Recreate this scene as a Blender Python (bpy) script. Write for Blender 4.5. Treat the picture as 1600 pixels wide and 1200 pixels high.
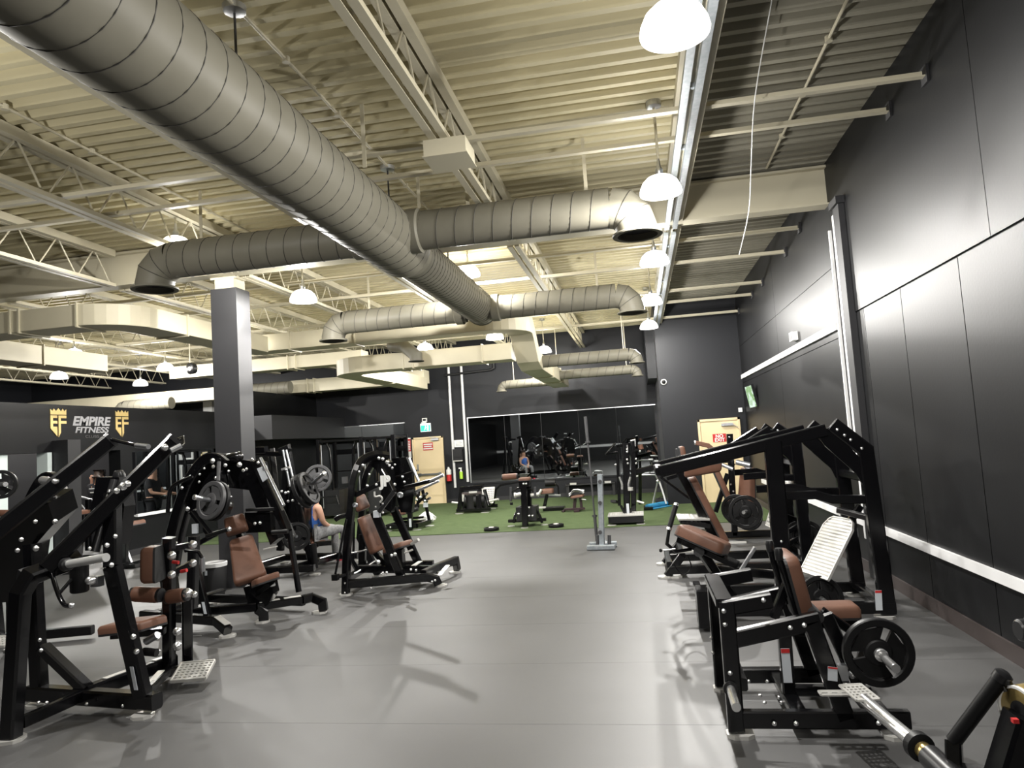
import bpy, bmesh, math, random
from mathutils import Vector, Matrix
random.seed(7)
for o in list(bpy.data.objects): bpy.data.objects.remove(o)
scn = bpy.context.scene
col = scn.collection
V = Vector
# ------------------------------------------------------------ camera
FPX = 1109.0; CAMH = 1.75
AX = Matrix(((0.9820338, -0.07782486, -0.17190958),      # room X, Y, Z axes seen in camera space (right, down, forward)
             (0.17709819, 0.06552633, 0.98200944),
             (-0.06516014, -0.99481133, 0.07813171)))
cam_d = bpy.data.cameras.new('camera'); cam = bpy.data.objects.new('camera', cam_d); col.objects.link(cam)
cam_d.sensor_fit = 'HORIZONTAL'; cam_d.sensor_width = 36.0; cam_d.lens = FPX / 1600 * 36; cam_d.clip_start = 0.05; cam_d.clip_end = 200
R3 = Matrix((AX.col[0], -AX.col[1], -AX.col[2])).transposed()
cam.matrix_world = Matrix.Translation((0, 0, CAMH)) @ R3.to_4x4()
scn.camera = cam
# ------------------------------------------------------------ world, exposure
w = bpy.data.worlds.new('world'); scn.world = w; w.use_nodes = True
w.node_tree.nodes['Background'].inputs[0].default_value = (0.6, 0.7, 1, 1); w.node_tree.nodes['Background'].inputs[1].default_value = 0.01
scn.view_settings.view_transform = 'Standard'; scn.view_settings.look = 'None'
scn.view_settings.exposure = 0.65; scn.view_settings.gamma = 1; scn.view_settings.use_curve_mapping = False
LAMP_W = 285.0; LAMP_EMIT = 2.6
LAMP_COL = (1.0, 0.975, 0.93)

def ray(px, py):
    return AX @ V((px - 800, py - 600, FPX))
def at(px, py, y=None, z=None, x=None):
    """point of the room on the sight line of a photo pixel, at a known depth y, height z or side x"""
    d = ray(px, py)
    if y is not None: t = y / d.y
    elif z is not None: t = (z - CAMH) / d.z
    else: t = x / d.x
    return V((0, 0, CAMH)) + d * t
# ------------------------------------------------------------ materials
MATS = {}
def mat(name, base, rough=0.5, metal=0.0, spec=0.5, coat=0.0, emit=None, estr=1.0, noise=None, bump=None, trans=0.0):
    m = bpy.data.materials.new(name); m.use_nodes = True; nt = m.node_tree; b = nt.nodes['Principled BSDF']
    b.inputs['Base Color'].default_value = (*base, 1); b.inputs['Roughness'].default_value = rough
    b.inputs['Metallic'].default_value = metal; b.inputs['Specular IOR Level'].default_value = spec
    b.inputs['Coat Weight'].default_value = coat; b.inputs['Coat Roughness'].default_value = 0.08
    b.inputs['Transmission Weight'].default_value = trans
    if emit: b.inputs['Emission Color'].default_value = (*emit, 1); b.inputs['Emission Strength'].default_value = estr
    if noise:      # (scale, second colour, detail, stretch)
        sc, c2, det, st = noise
        tc = nt.nodes.new('ShaderNodeTexCoord'); mp = nt.nodes.new('ShaderNodeMapping'); mp.inputs['Scale'].default_value = st
        n = nt.nodes.new('ShaderNodeTexNoise'); n.inputs['Scale'].default_value = sc; n.inputs['Detail'].default_value = det
        cr = nt.nodes.new('ShaderNodeValToRGB'); cr.color_ramp.elements[0].position = 0.35; cr.color_ramp.elements[1].position = 0.68
        cr.color_ramp.elements[0].color = (*base, 1); cr.color_ramp.elements[1].color = (*c2, 1)
        nt.links.new(tc.outputs['Object'], mp.inputs[0]); nt.links.new(mp.outputs[0], n.inputs['Vector'])
        nt.links.new(n.outputs['Fac'], cr.inputs[0]); nt.links.new(cr.outputs[0], b.inputs['Base Color'])
    if bump:       # (scale, strength, distance)
        tc = nt.nodes.new('ShaderNodeTexCoord'); n = nt.nodes.new('ShaderNodeTexNoise'); n.inputs['Scale'].default_value = bump[0]; n.inputs['Detail'].default_value = 4
        bp = nt.nodes.new('ShaderNodeBump'); bp.inputs['Strength'].default_value = bump[1]; bp.inputs['Distance'].default_value = bump[2]
        nt.links.new(tc.outputs['Object'], n.inputs['Vector']); nt.links.new(n.outputs['Fac'], bp.inputs['Height']); nt.links.new(bp.outputs[0], b.inputs['Normal'])
    MATS[name] = m; return m
ONE = (1, 1, 1)
mat('floor_rubber', (0.048, 0.0475, 0.047), 0.5, noise=(1.3, (0.061, 0.0605, 0.06), 6, ONE), bump=(260, 0.2, 0.002), spec=1.0)
_nt = MATS['floor_rubber'].node_tree; _oi = _nt.nodes.new('ShaderNodeObjectInfo'); _hs = _nt.nodes.new('ShaderNodeHueSaturation'); _mr = _nt.nodes.new('ShaderNodeMapRange')
_mr.inputs['To Min'].default_value = 0.94; _mr.inputs['To Max'].default_value = 1.04; _b = _nt.nodes['Principled BSDF']; _src = _b.inputs['Base Color'].links[0].from_socket
_nt.links.new(_oi.outputs['Random'], _mr.inputs['Value']); _nt.links.new(_mr.outputs[0], _hs.inputs['Value']); _nt.links.new(_src, _hs.inputs['Color']); _nt.links.new(_hs.outputs[0], _b.inputs['Base Color'])
mat('turf', (0.072, 0.104, 0.044), 0.9, noise=(5, (0.108, 0.146, 0.066), 8, (1, 4, 1)), bump=(500, 0.8, 0.01), spec=0.15)
mat('wall_black', (0.006, 0.0062, 0.007), 0.42, noise=(0.8, (0.0095, 0.0098, 0.0108), 6, (1, 1, 0.35)), bump=(40, 0.1, 0.004), spec=0.19)
mat('wall_grey', (0.009, 0.0095, 0.012), 0.5, noise=(0.7, (0.012, 0.013, 0.016), 5, (1, 1, 0.4)), spec=0.28)
mat('wall_dark', (0.014, 0.014, 0.016), 0.6)
mat('base_brown', (0.045, 0.034, 0.032), 0.5)
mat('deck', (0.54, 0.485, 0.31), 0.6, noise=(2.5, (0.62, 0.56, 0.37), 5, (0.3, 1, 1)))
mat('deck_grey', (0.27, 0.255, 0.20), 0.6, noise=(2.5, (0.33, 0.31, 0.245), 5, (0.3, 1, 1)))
mat('wall_column', (0.034, 0.034, 0.037), 0.45)
mat('steel_cream', (0.52, 0.48, 0.36), 0.5)
mat('duct', (0.150, 0.141, 0.110), 0.5, noise=(3, (0.170, 0.160, 0.126), 4, ONE), spec=0.2)
mat('duct_rect', (0.52, 0.475, 0.35), 0.5, noise=(2, (0.57, 0.525, 0.39), 4, ONE))
mat('duct_seam', (0.045, 0.042, 0.035), 0.7)
mat('hole_black', (0.006, 0.006, 0.007), 0.7)
mat('black_paint', (0.0028, 0.0028, 0.0034), 0.2, spec=0.4, coat=0.1)
mat('black_matte', (0.012, 0.012, 0.013), 0.5)
mat('plastic_black', (0.009, 0.009, 0.010), 0.35)
mat('rubber', (0.006, 0.006, 0.0065), 0.45, bump=(90, 0.2, 0.002), spec=0.25)
mat('plate_grey', (0.055, 0.055, 0.058), 0.42, bump=(90, 0.2, 0.002))
mat('chrome', (0.82, 0.82, 0.82), 0.26, metal=0.9)
mat('steel', (0.55, 0.56, 0.58), 0.36, metal=1)
mat('galv', (0.36, 0.40, 0.43), 0.42, metal=0.85, noise=(25, (0.46, 0.49, 0.52), 4, ONE))
mat('aluminium', (0.60, 0.59, 0.56), 0.36, metal=0.4)
mat('letter_dark', (0.06, 0.06, 0.062), 0.5)
mat('horn_chrome', (0.75, 0.75, 0.74), 0.3, metal=0.6)
mat('leather', (0.125, 0.060, 0.039), 0.45, noise=(6, (0.15, 0.074, 0.049), 6, ONE), bump=(160, 0.25, 0.002), spec=0.3)
mat('door_tan', (0.72, 0.58, 0.35), 0.5, noise=(1.5, (0.78, 0.63, 0.39), 4, ONE))
mat('white', (0.80, 0.80, 0.78), 0.5)
mat('white_pipe', (0.74, 0.74, 0.74), 0.4)
mat('paper', (0.8, 0.8, 0.78), 0.7)
mat('red', (0.5, 0.02, 0.02), 0.45)
mat('green_sign', (0.02, 0.55, 0.30), 0.4, emit=(0.02, 0.62, 0.33), estr=0.7)
mat('sign_white', (0.85, 0.85, 0.85), 0.4, emit=(0.8, 0.9, 0.85), estr=0.5)
mat('gold', (0.60, 0.45, 0.19), 0.35, metal=0.5)
mat('letter_grey', (0.24, 0.24, 0.25), 0.45)
mat('lime', (0.45, 0.75, 0.05), 0.5)
mat('blue_mat', (0.03, 0.23, 0.42), 0.6)
mat('mirror', (0.50, 0.53, 0.54), 0.015, metal=1)
mat('skin', (0.52, 0.29, 0.20), 0.5)
mat('hair', (0.03, 0.016, 0.01), 0.6)
mat('cloth_blue', (0.03, 0.11, 0.38), 0.8)
mat('cloth_grey', (0.17, 0.17, 0.175), 0.85, noise=(40, (0.27, 0.27, 0.27), 4, ONE))
mat('cloth_black', (0.010, 0.010, 0.013), 0.85)
mat('cloth_pink', (0.75, 0.05, 0.09), 0.7)
mat('pale_panel', (0.62, 0.70, 0.68), 0.5)
mat('screen', (0.1, 0.1, 0.1), 0.3, emit=(0.45, 0.62, 0.2), estr=0.8)
mat('brass', (0.48, 0.36, 0.14), 0.3, metal=0.9)
mat('sticker', (0.55, 0.58, 0.62), 0.5)
mat('towel', (0.72, 0.72, 0.72), 0.9)
mat('bulb', (1, 1, 1), 0.5, emit=(1, 0.97, 0.9), estr=60)
def glass_like(name, tint, emit_s, fac):
    m = bpy.data.materials.new(name); m.use_nodes = True; nt = m.node_tree; nt.nodes.clear()
    out = nt.nodes.new('ShaderNodeOutputMaterial'); mx = nt.nodes.new('ShaderNodeMixShader'); tr = nt.nodes.new('ShaderNodeBsdfTransparent'); em = nt.nodes.new('ShaderNodeEmission')
    em.inputs[0].default_value = (*tint, 1); em.inputs[1].default_value = emit_s; mx.inputs[0].default_value = fac
    nt.links.new(tr.outputs[0], mx.inputs[1]); nt.links.new(em.outputs[0], mx.inputs[2]); nt.links.new(mx.outputs[0], out.inputs[0]); MATS[name] = m
glass_like('lamp_acrylic', (1.0, 0.97, 0.9), LAMP_EMIT, 0.85)
# ------------------------------------------------------------ mesh helpers
def frame_of(d, up=None):
    d = V(d).normalized()
    up = V(up) if up is not None else V((0, 0, 1))
    if abs(d.dot(up.normalized())) > 0.985: up = V((0, 1, 0)) if abs(d.y) < 0.9 else V((1, 0, 0))
    s = d.cross(up).normalized(); u = s.cross(d).normalized()
    return s, u, d
def rect_section(w, h, c=None):
    c = min(w, h) * 0.14 if c is None else c
    a, b = w / 2, h / 2
    return [(-a + c, -b), (a - c, -b), (a, -b + c), (a, b - c), (a - c, b), (-a + c, b), (-a, b - c), (-a, -b + c)]
def circ_section(r, n=10):
    return [(r * math.cos(2 * math.pi * i / n), r * math.sin(2 * math.pi * i / n)) for i in range(n)]
class MB:
    def __init__(s): s.v = []; s.f = []
    def add(s, vs, fs):
        k = len(s.v); s.v += [V(p) for p in vs]; s.f += [tuple(k + i for i in f) for f in fs]; return s
    def box(s, c, size, rot=None):
        a, b, h = size[0] / 2, size[1] / 2, size[2] / 2; c = V(c)
        pts = [V((x, y, z)) for z in (-h, h) for x, y in ((-a, -b), (a, -b), (a, b), (-a, b))]
        if rot is not None: pts = [rot @ p for p in pts]
        return s.add([c + p for p in pts], [(3, 2, 1, 0), (4, 5, 6, 7), (0, 1, 5, 4), (1, 2, 6, 5), (2, 3, 7, 6), (3, 0, 4, 7)])
    def span(s, lo, hi):
        return s.box([(a + b) / 2 for a, b in zip(lo, hi)], [abs(b - a) for a, b in zip(lo, hi)])
    def sweep(s, pts, sec, up=None, caps=True, closed=False):
        q_ = [V(p) for p in pts]; pts = [q_[0]]
        for p in q_[1:]:
            if (p - pts[-1]).length > 1e-5: pts.append(p)
        n = len(sec); N = len(pts); rings = []
        d0 = (pts[1] - pts[0]).normalized(); sd, u, _ = frame_of(d0, up)
        prev = d0
        for i, p in enumerate(pts):
            din = (p - pts[i - 1]).normalized() if i else d0
            dout = (pts[i + 1] - p).normalized() if i < N - 1 else din
            if i:
                q = prev.rotation_difference(din); sd = q @ sd; u = q @ u; prev = din
            t = (din + dout)
            t = t.normalized() if t.length > 1e-6 else din
            k = max(0.35, t.dot(din))
            ring = []
            for a, b in sec:
                o = sd * a + u * b
                o = o - din * (o.dot(t) / max(0.35, din.dot(t)))
                ring.append(p + o)
            rings.append(ring)
        vs = [q for r in rings for q in r]; fs = []
        for i in range(N - 1):
            for j in range(n):
                fs.append((i * n + j, i * n + (j + 1) % n, (i + 1) * n + (j + 1) % n, (i + 1) * n + j))
        if caps: fs += [tuple(range(n - 1, -1, -1)), tuple((N - 1) * n + j for j in range(n))]
        return s.add(vs, fs)
    def beam(s, p, q, w=0.08, h=0.08, up=None, c=None): return s.sweep([p, q], rect_section(w, h, c), up)
    def rod(s, p, q, r=0.015, n=10): return s.sweep([p, q], circ_section(r, n))
    def tube(s, pts, r=0.015, n=8): return s.sweep(pts, circ_section(r, n))
    def lathe(s, o, axis, prof, n=24, cap=True):     # prof: (distance along axis, radius)
        sd, u, d = frame_of(axis); o = V(o); vs = []; fs = []
        for t, r in prof:
            vs += [o + d * t + (sd * math.cos(2 * math.pi * i / n) + u * math.sin(2 * math.pi * i / n)) * r for i in range(n)]
        for k in range(len(prof) - 1):
            for i in range(n): fs.append((k * n + i, k * n + (i + 1) % n, (k + 1) * n + (i + 1) % n, (k + 1) * n + i))
        if cap:
            if prof[0][1] > 1e-4: fs.append(tuple(range(n - 1, -1, -1)))
            if prof[-1][1] > 1e-4: fs.append(tuple((len(prof) - 1) * n + i for i in range(n)))
        return s.add(vs, fs)
    def prism(s, poly, thick):       # polygon of 3-D points in one plane, extruded both ways along its normal by thick/2
        poly = [V(p) for p in poly]; n = len(poly); nm = V((0, 0, 0))
        for i in range(n): nm += (poly[i] - poly[0]).cross(poly[(i + 1) % n] - poly[0])
        nm = nm.normalized() * thick / 2
        vs = [p - nm for p in poly] + [p + nm for p in poly]
        fs = [tuple(range(n - 1, -1, -1)), tuple(range(n, 2 * n))] + [(i, (i + 1) % n, n + (i + 1) % n, n + i) for i in range(n)]
        return s.add(vs, fs)
    def build(s, name, material, parent=None, smooth=False, mod=None):
        o0 = root_loc(parent)
        me = bpy.data.meshes.new(name); me.from_pydata([p - o0 for p in s.v], [], s.f); me.validate()
        bm = bmesh.new(); bm.from_mesh(me); bmesh.ops.recalc_face_normals(bm, faces=bm.faces); bm.to_mesh(me); bm.free()
        me.materials.append(MATS[material])
        o = bpy.data.objects.new(name, me); col.objects.link(o)
        if parent is not None: o.parent = parent
        if smooth:
            for p in me.polygons: p.use_smooth = True
            if smooth != True: me.set_sharp_from_angle(angle=math.radians(smooth))
        return o
def root_loc(p):
    while p is not None and p.parent is not None: p = p.parent
    return V(p.location) if p is not None else V((0, 0, 0))
def tag(o, label, cat, group=None):
    o['label'] = label; o['category'] = cat
    if group: o['group'] = group
    return o
def thing(name, label, cat, loc=(0, 0, 0), group=None):
    o = bpy.data.objects.new(name, None); o.empty_display_size = 0.2; col.objects.link(o); o.location = loc
    return tag(o, label, cat, group)
def struct(o): o['kind'] = 'structure'; return o
def copy_tree(o, d=(0, 0, 0), parent=None):
    c = o.copy(); col.objects.link(c)
    if parent is None: c.location = V(o.location) + V(d)
    else: c.parent = parent
    for ch in o.children: copy_tree(ch, parent=c)
    return c
# short-hands that make one part each
def beam(t, p, q, w=0.08, h=0.08, name='frame_tube', m='black_paint', up=None, c=None): return MB().beam(p, q, w, h, up, c).build(name, m, t)
def bent(t, pts, w=0.08, h=0.08, name='bent_frame_tube', m='black_paint', up=None): return MB().sweep(pts, rect_section(w, h), up).build(name, m, t)
def rod(t, p, q, r=0.015, name='rod', m='black_paint', n=12): return MB().rod(p, q, r, n).build(name, m, t, 40)
def tube(t, pts, r=0.015, name='bent_rod', m='black_paint', n=10): return MB().tube(pts, r, n).build(name, m, t, 50)
def smooth_path(pts, k=4):
    pts = [V(p) for p in pts]; out = []
    ext = [2 * pts[0] - pts[1]] + pts + [2 * pts[-1] - pts[-2]]
    for i in range(1, len(ext) - 2):
        a, b, c, d = ext[i - 1:i + 3]
        for j in range(k):
            t = j / k
            out.append(0.5 * ((2 * b) + (c - a) * t + (2 * a - 5 * b + 4 * c - d) * t * t + (3 * b - a - 3 * c + d) * t ** 3))
    return out + [pts[-1]]
_bolt = {}
def bolt(t, p, d=(0, -1, 0), r=0.013, m='chrome', name='bolt'):
    r = r * .82; key = (round(r, 4), m)
    if key not in _bolt:
        me = MB().lathe((0, 0, 0), (0, 0, 1), [(-0.2 * r, r * 1.15), (0.1 * r, r * 1.15), (0.12 * r, r * 0.92), (0.7 * r, r * 0.8), (0.95 * r, r * 0.4), (1.0 * r, 0.0)], 10, False)
        mesh = bpy.data.meshes.new('bolt'); mesh.from_pydata([tuple(v) for v in me.v], [], me.f); mesh.materials.append(MATS[m])
        for q in mesh.polygons: q.use_smooth = True
        _bolt[key] = mesh
    o = bpy.data.objects.new(name, _bolt[key]); col.objects.link(o); o.parent = t
    o.location = V(p) - root_loc(t); o.rotation_euler = V(d).to_track_quat('Z', 'Y').to_euler(); return o
def foot(t, p, ang=0, w=0.13, l=0.13):
    p = V((p[0], p[1], 0)); ca, sa = math.cos(ang), math.sin(ang)
    poly = [(-w / 2, -l / 4), (-w / 4, -l / 2), (w / 4, -l / 2), (w / 2, -l / 4), (w / 2, l / 4), (w / 4, l / 2), (-w / 4, l / 2), (-w / 2, l / 4)]
    pts = [p + V((x * ca - y * sa, x * sa + y * ca, 0.011)) for x, y in poly]
    return MB().prism(pts, 0.022).build('foot_plate', 'aluminium', t)
def weight_plate(t, c, axis, r=0.18, th=0.04, m='rubber', holes=3, name='weight_plate', turn=0.4):
    """rubber plate: outer rim ring, hub and spokes with open grip holes between"""
    sd, u, d = frame_of(axis); c = V(c); mb = MB()
    mb.lathe(c, d, [(-th / 2, r * .80), (-th / 2, r * .97), (-th * .38, r), (th * .38, r), (th / 2, r * .97), (th / 2, r * .80), (th * .3, r * .76), (-th * .3, r * .76), (-th / 2, r * .80)], 36, False)
    mb.lathe(c, d, [(-th * .45, r * .14), (-th * .45, r * .34), (-th * .25, r * .40), (th * .25, r * .40), (th * .45, r * .34), (th * .45, r * .14), (-th * .45, r * .14)], 24, False)
    for k in range(holes):
        a0 = turn + 2 * math.pi * k / holes; wd = math.pi / holes * 0.68
        ring = []
        for rr in (r * .36, r * .79):
            for a in (a0 - wd * (1.25 if rr > r * .5 else 1.1), a0, a0 + wd * (1.25 if rr > r * .5 else 1.1)): ring.append((sd * math.cos(a) + u * math.sin(a)) * rr)
        poly = [ring[0], ring[3], ring[4], ring[5], ring[2], ring[1]]
        mb.prism([c + q for q in poly], th * .55)
    return mb.build(name, m, t, 35)
def pad(t, c, X, Y, Z, size, taper=1.0, name='pad', m='leather', rnd=0.03, piping=True):
    """upholstered pad: rounded block, size along unit axes X (width), Y (length), Z (thickness); taper scales the width at the +Y end"""
    X, Y, Z = V(X).normalized(), V(Y).normalized(), V(Z).normalized(); c = V(c); w, l, h = (q / 2 for q in size)
    rnd = min(rnd, w * .8, l * .8, h * .8); mb = MB()
    levels = [(-h, 0.0), (h - rnd, 0.0), (h - rnd * .4, rnd * .28), (h - rnd * .1, rnd * .62), (h, rnd * 1.1), (h + rnd * .12, rnd * 2.2)]
    outline = []
    cr = min(w, l) * 0.28
    for sx, sy, a0 in ((1, 1, 0), (-1, 1, 90), (-1, -1, 180), (1, -1, 270)):
        for k in range(5):
            a = math.radians(a0 + 22.5 * k); outline.append((sx * (w - cr) + cr * math.cos(a), sy * (l - cr) + cr * math.sin(a)))
    n = len(outline); vs = []; fs = []
    for z, ins in levels:
        for x, y in outline:
            kx = (w - ins) / w; ky = (l - ins) / l; tp = 1 + (taper - 1) * (y / l + 1) / 2
            vs.append(c + X * (x * kx * tp) + Y * (y * ky) + Z * z)
    L = len(levels)
    for k in range(L - 1):
        for i in range(n): fs.append((k * n + i, k * n + (i + 1) % n, (k + 1) * n + (i + 1) % n, (k + 1) * n + i))
    fs += [tuple(range(n - 1, -1, -1)), tuple((L - 1) * n + i for i in range(n))]
    o = mb.add(vs, fs).build(name, m, t, 50)
    b = MB()
    bo = [c + X * (x * 1.0 * (1 + (taper - 1) * (y / l + 1) / 2)) + Y * y - Z * (h + 0.008) for x, y in outline]
    b.prism(bo, 0.016).build('backing_board', 'black_matte', o)
    return o
def roller(t, p, q, r=0.06, m='leather', name='foam_roller'):
    p, q = V(p), V(q); L = (q - p).length; d = (q - p) / L
    o = MB().lathe(p, d, [(0, r * .8), (0.012, r * .96), (0.03, r), (L - 0.03, r), (L - 0.012, r * .96), (L, r * .8)], 20).build(name, m, t, 50)
    MB().lathe(p, -d, [(-0.01, r * .92), (0.012, r * .9), (0.018, r * .5)], 20).build('end_cap', 'plastic_black', o, 50)
    MB().lathe(q, d, [(-0.01, r * .92), (0.012, r * .9), (0.018, r * .5)], 20).build('end_cap', 'plastic_black', o, 50)
    return o
def perforated(t, c, X, Y, size, rows=14, cols=18, th=0.012, name='perforated_foot_plate', m='aluminium', cut=0.0):
    """tread plate: rim plus a lattice whose openings are real; cut trims the +Y corners"""
    X, Y = V(X).normalized(), V(Y).normalized(); Z = X.cross(Y).normalized(); c = V(c); w, l = size[0] / 2, size[1] / 2
    mb = MB()
    poly = [(-w, -l), (w, -l), (w, l - cut), (w - cut * .45, l - cut * .3), (w - cut, l), (-w + cut, l), (-w + cut * .45, l - cut * .3), (-w, l - cut)] if cut else [(-w, -l), (w, -l), (w, l), (-w, l)]
    P = [c + X * x + Y * y for x, y in poly]
    for i in range(len(P)): mb.beam(P[i], P[(i + 1) % len(P)], 0.014, th * 1.9, up=Z, c=0.002)
    def half(y):
        if not cut or y < l - cut: return w
        f = (y - (l - cut)) / cut; return w - cut * f * f
    for i in range(rows):
        y = -l + 2 * l * (i + .5) / rows; hw = half(y) - .002; d = 2 * l / rows * 0.56
        mb.beam(c + X * -hw + Y * y, c + X * hw + Y * y, d, th, up=Z, c=0.0015)
    for j in range(1, cols):
        x = -w + 2 * w * j / cols; top = l - (cut * max(0, (abs(x) - (w - cut)) / cut) if cut else 0)
        mb.beam(c + X * x + Y * (-l + .004), c + X * x + Y * (top - .01), 2 * w / cols * 0.42, th * .8, up=Z, c=0.001)
    o = mb.build(name, m, t)
    return o
def sticker(t, p, X, Y, size, red=True):
    X, Y = V(X).normalized(), V(Y).normalized(); p = V(p); w, h = size[0] / 2, size[1] / 2
    o = MB().prism([p - X * w - Y * h, p + X * w - Y * h, p + X * w + Y * h, p - X * w + Y * h], 0.003).build('warning_sticker', 'sticker', t)
    if red:
        c = p + Y * h * .86 + X.cross(Y) * 0.001
        MB().prism([c - X * w * .98 - Y * h * .12, c + X * w * .98 - Y * h * .12, c + X * w * .98 + Y * h * .12, c - X * w * .98 + Y * h * .12], 0.004).build('red_band', 'red', o)
    return o
# ============================================================ SETTING
XR, YB, YS, XP, XL, YF, ZC = 2.42, 20.6, 17.1, -9.8, -20.0, -7.0, 4.8
XS = 0.52
fl_ = struct(MB().span((XL, YF, -0.15), (XR + .2, YB + .2, -.008)).build('floor', 'floor_rubber')); fl_['label'] = 'dark grey rubber gym floor'
YM = [YF] + [4.45 + 1.17 * k - 10.53 for k in range(20)]
YM = sorted(set([y for y in YM if y < 13.3] + [13.5, YB + .2]))
for a_, b_ in zip(YM, YM[1:]):
    q_ = MB().span((XL, a_ + .0012, -.01), (XR + .2, b_ - .0012, 0)).build('rubber_roll', 'floor_rubber', fl_)
tf = struct(MB().span((XP, 13.5, 0.0), (XS, YB, 0.012)).span((XS, 13.5, 0.0), (XR, YS, 0.012)).build('floor_turf', 'turf')); tf['label'] = 'strip of green artificial turf at the far end'
# corrugated roof deck, ribs running across the room
def deck(X0, X1):
    prof = []; y = YF; p = 0.19
    while y < YB + .1:
        prof += [(y, 0.0), (y + .062, 0.0), (y + .082, .075), (y + .17, .075)]; y += p
    n = len(prof); vs = []; fs = []
    for x in (X0, X1): vs += [(x, a, ZC + b) for a, b in prof]
    for i in range(n - 1): fs.append((i, i + 1, n + i + 1, n + i))
    k = len(vs); vs += [(X0, YF, ZC + .2), (X0, YB + .2, ZC + .2), (X1, YB + .2, ZC + .2), (X1, YF, ZC + .2)]; fs.append((k, k + 1, k + 2, k + 3))
    return MB().add(vs, fs)
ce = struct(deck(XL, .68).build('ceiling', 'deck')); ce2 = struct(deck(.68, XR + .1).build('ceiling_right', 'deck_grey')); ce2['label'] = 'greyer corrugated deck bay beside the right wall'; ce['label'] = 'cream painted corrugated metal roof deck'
# right wall: backing plus big concrete panels with open joints
wr = struct(MB().span((XR + .012, YF, 0), (XR + .2, YS + .2, ZC)).build('wall_right', 'wall_dark')); wr['label'] = 'tall black panel wall on the right'
js = sorted([YF, -4.2, -1.0, 1.6, 3.1, at(1495, 395, x=XR).y, at(1405, 440, x=XR).y, at(1349, 480, x=XR).y, 8.25])
for a, b in zip(js, js[1:]): MB().span((XR, a + .006, 0), (XR + .02, b - .006, 2.885)).build('wall_panel', 'wall_black', wr)
for a, b in ((YF, 0.9), (0.9, at(1545, 330, x=XR).y), (at(1545, 330, x=XR).y, 8.25)): MB().span((XR - .008, a + .004, 2.90), (XR + .02, b - .004, ZC)).build('wall_panel', 'wall_black', wr)
for a, b in ((8.25, 12.6), (12.6, YS)):
    MB().span((XR, a + .005, 0), (XR + .02, b - .005, 2.70)).build('wall_panel', 'wall_black', wr)
    MB().span((XR, a + .005, 2.71), (XR + .02, b - .005, 3.55)).build('wall_panel', 'wall_black', wr)
    MB().span((XR, a + .005, 3.558), (XR + .02, b - .005, ZC)).build('wall_panel', 'wall_black', wr)
tr1 = struct(MB().span((XR - .03, -6.9, 0.525), (XR, 8.2, 0.605)).span((XR - .03, 8.5, 0.525), (XR, 15.5, 0.605)).build('trim_1', 'white_pipe')); tr1['label'] = 'long white rail low on the right wall'
tr2 = struct(MB().span((XR - .035, 8.95, 2.80), (XR, 17.0, 2.89)).build('trim_2', 'white_pipe')); tr2['label'] = 'white trunking high on the right wall'
bb = struct(MB().span((XR - .02, -6.9, 0), (XR, 8.2, 0.125)).span((XR - .02, 8.46, 0), (XR, YS, 0.125)).build('baseboard_right', 'base_brown'))
pil = struct(MB().span((XR - .07, 8.24, 0), (XR, 8.46, 4.12)).span((XR - .1, 8.2, 4.12), (XR, 8.5, 4.2)).build('trim_3', 'wall_dark')); pil['label'] = 'black steel pilaster on the right wall'
pp = thing('wall_conduit', 'pair of white vertical conduits beside the black pilaster on the right wall', 'conduit', (XR - .03, 8.6, 0))
MB().span((XR - .05, 8.50, .4), (XR, 8.60, 4.08)).build('conduit', 'white_pipe', pp)
MB().span((XR - .03, 8.84, 1.3), (XR, 8.875, 3.98)).build('conduit', 'white_pipe', pp)
# back walls
wb = struct(MB().span((XL, YB, 0), (XS + .2, YB + .2, ZC)).build('wall_back', 'wall_grey')); wb['label'] = 'dark grey end wall behind the turf'
ws = struct(MB().span((XS, YS, 0), (XR + .2, YS + .2, ZC)).build('wall_back_step', 'wall_grey')); ws['label'] = 'black stepped wall section with the NO EXIT door'
wrt = struct(MB().span((XS, YS + .2, 0), (XS + .2, YB, ZC)).build('wall_return', 'wall_column')); wrt['label'] = 'side of the stepped wall next to the mirror, coloured lighter to look lit'  # lighter material than the wall front: the lit look is put into the colour
bx_ = struct(MB().span((XS - .22, YB - 2.6, 3.05), (XS, YB - .2, 4.5)).build('wall_bulkhead', 'wall_grey'))
bbk = struct(MB().span((XP, YB - .02, 0), (-6.78, YB, .12)).span((-5.78, YB - .02, 0), (XS, YB, .12)).build('baseboard_back', 'wall_dark'))
# left partition: bulkhead with the name, openings and mirrors below, open to the roof
wl = struct(MB().span((XP - .25, YF, 2.045), (XP, 16.2, 2.86)).span((XP - .25, YF, 0), (XP, 9.25, 2.045))
            .span((XP - .25, 10.55, 0), (XP, 11.05, 2.045)).span((XP - .25, 12.1, 0), (XP, 12.42, 2.045)).span((XP - .25, 12.42, 0), (XP, 16.2, .74)).span((XP - .25, 12.42, 2.0), (XP, 16.2, 2.05))
            .span((XP - .25, 15.35, .74), (XP, 16.2, 2.05)).span((XP - .25, 16.2, 0), (XP, YB, 3.45)).build('wall_left', 'wall_black')); wl['label'] = 'black partition wall with the gym name on its bulkhead'
MB().span((XP, 16.2, 2.15), (XP + .9, YB, 2.75)).build('soffit', 'wall_dark', wl)
struct(MB().span((XP, YF, 0), (XP + .02, 9.25, .12)).span((XP, 12.1, 0), (XP + .02, YB, .12)).build('baseboard_left', 'wall_dark'))
pc = struct(MB().span((XP, 10.50, 0), (XP + .3, 10.78, 2.24)).build('trim_4', 'wall_dark')); pc['label'] = 'black boxed post under the bulkhead'
struct(MB().span((XL, YF - .2, 0), (XR + .2, YF, ZC)).build('wall_front', 'wall_black'))
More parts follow.
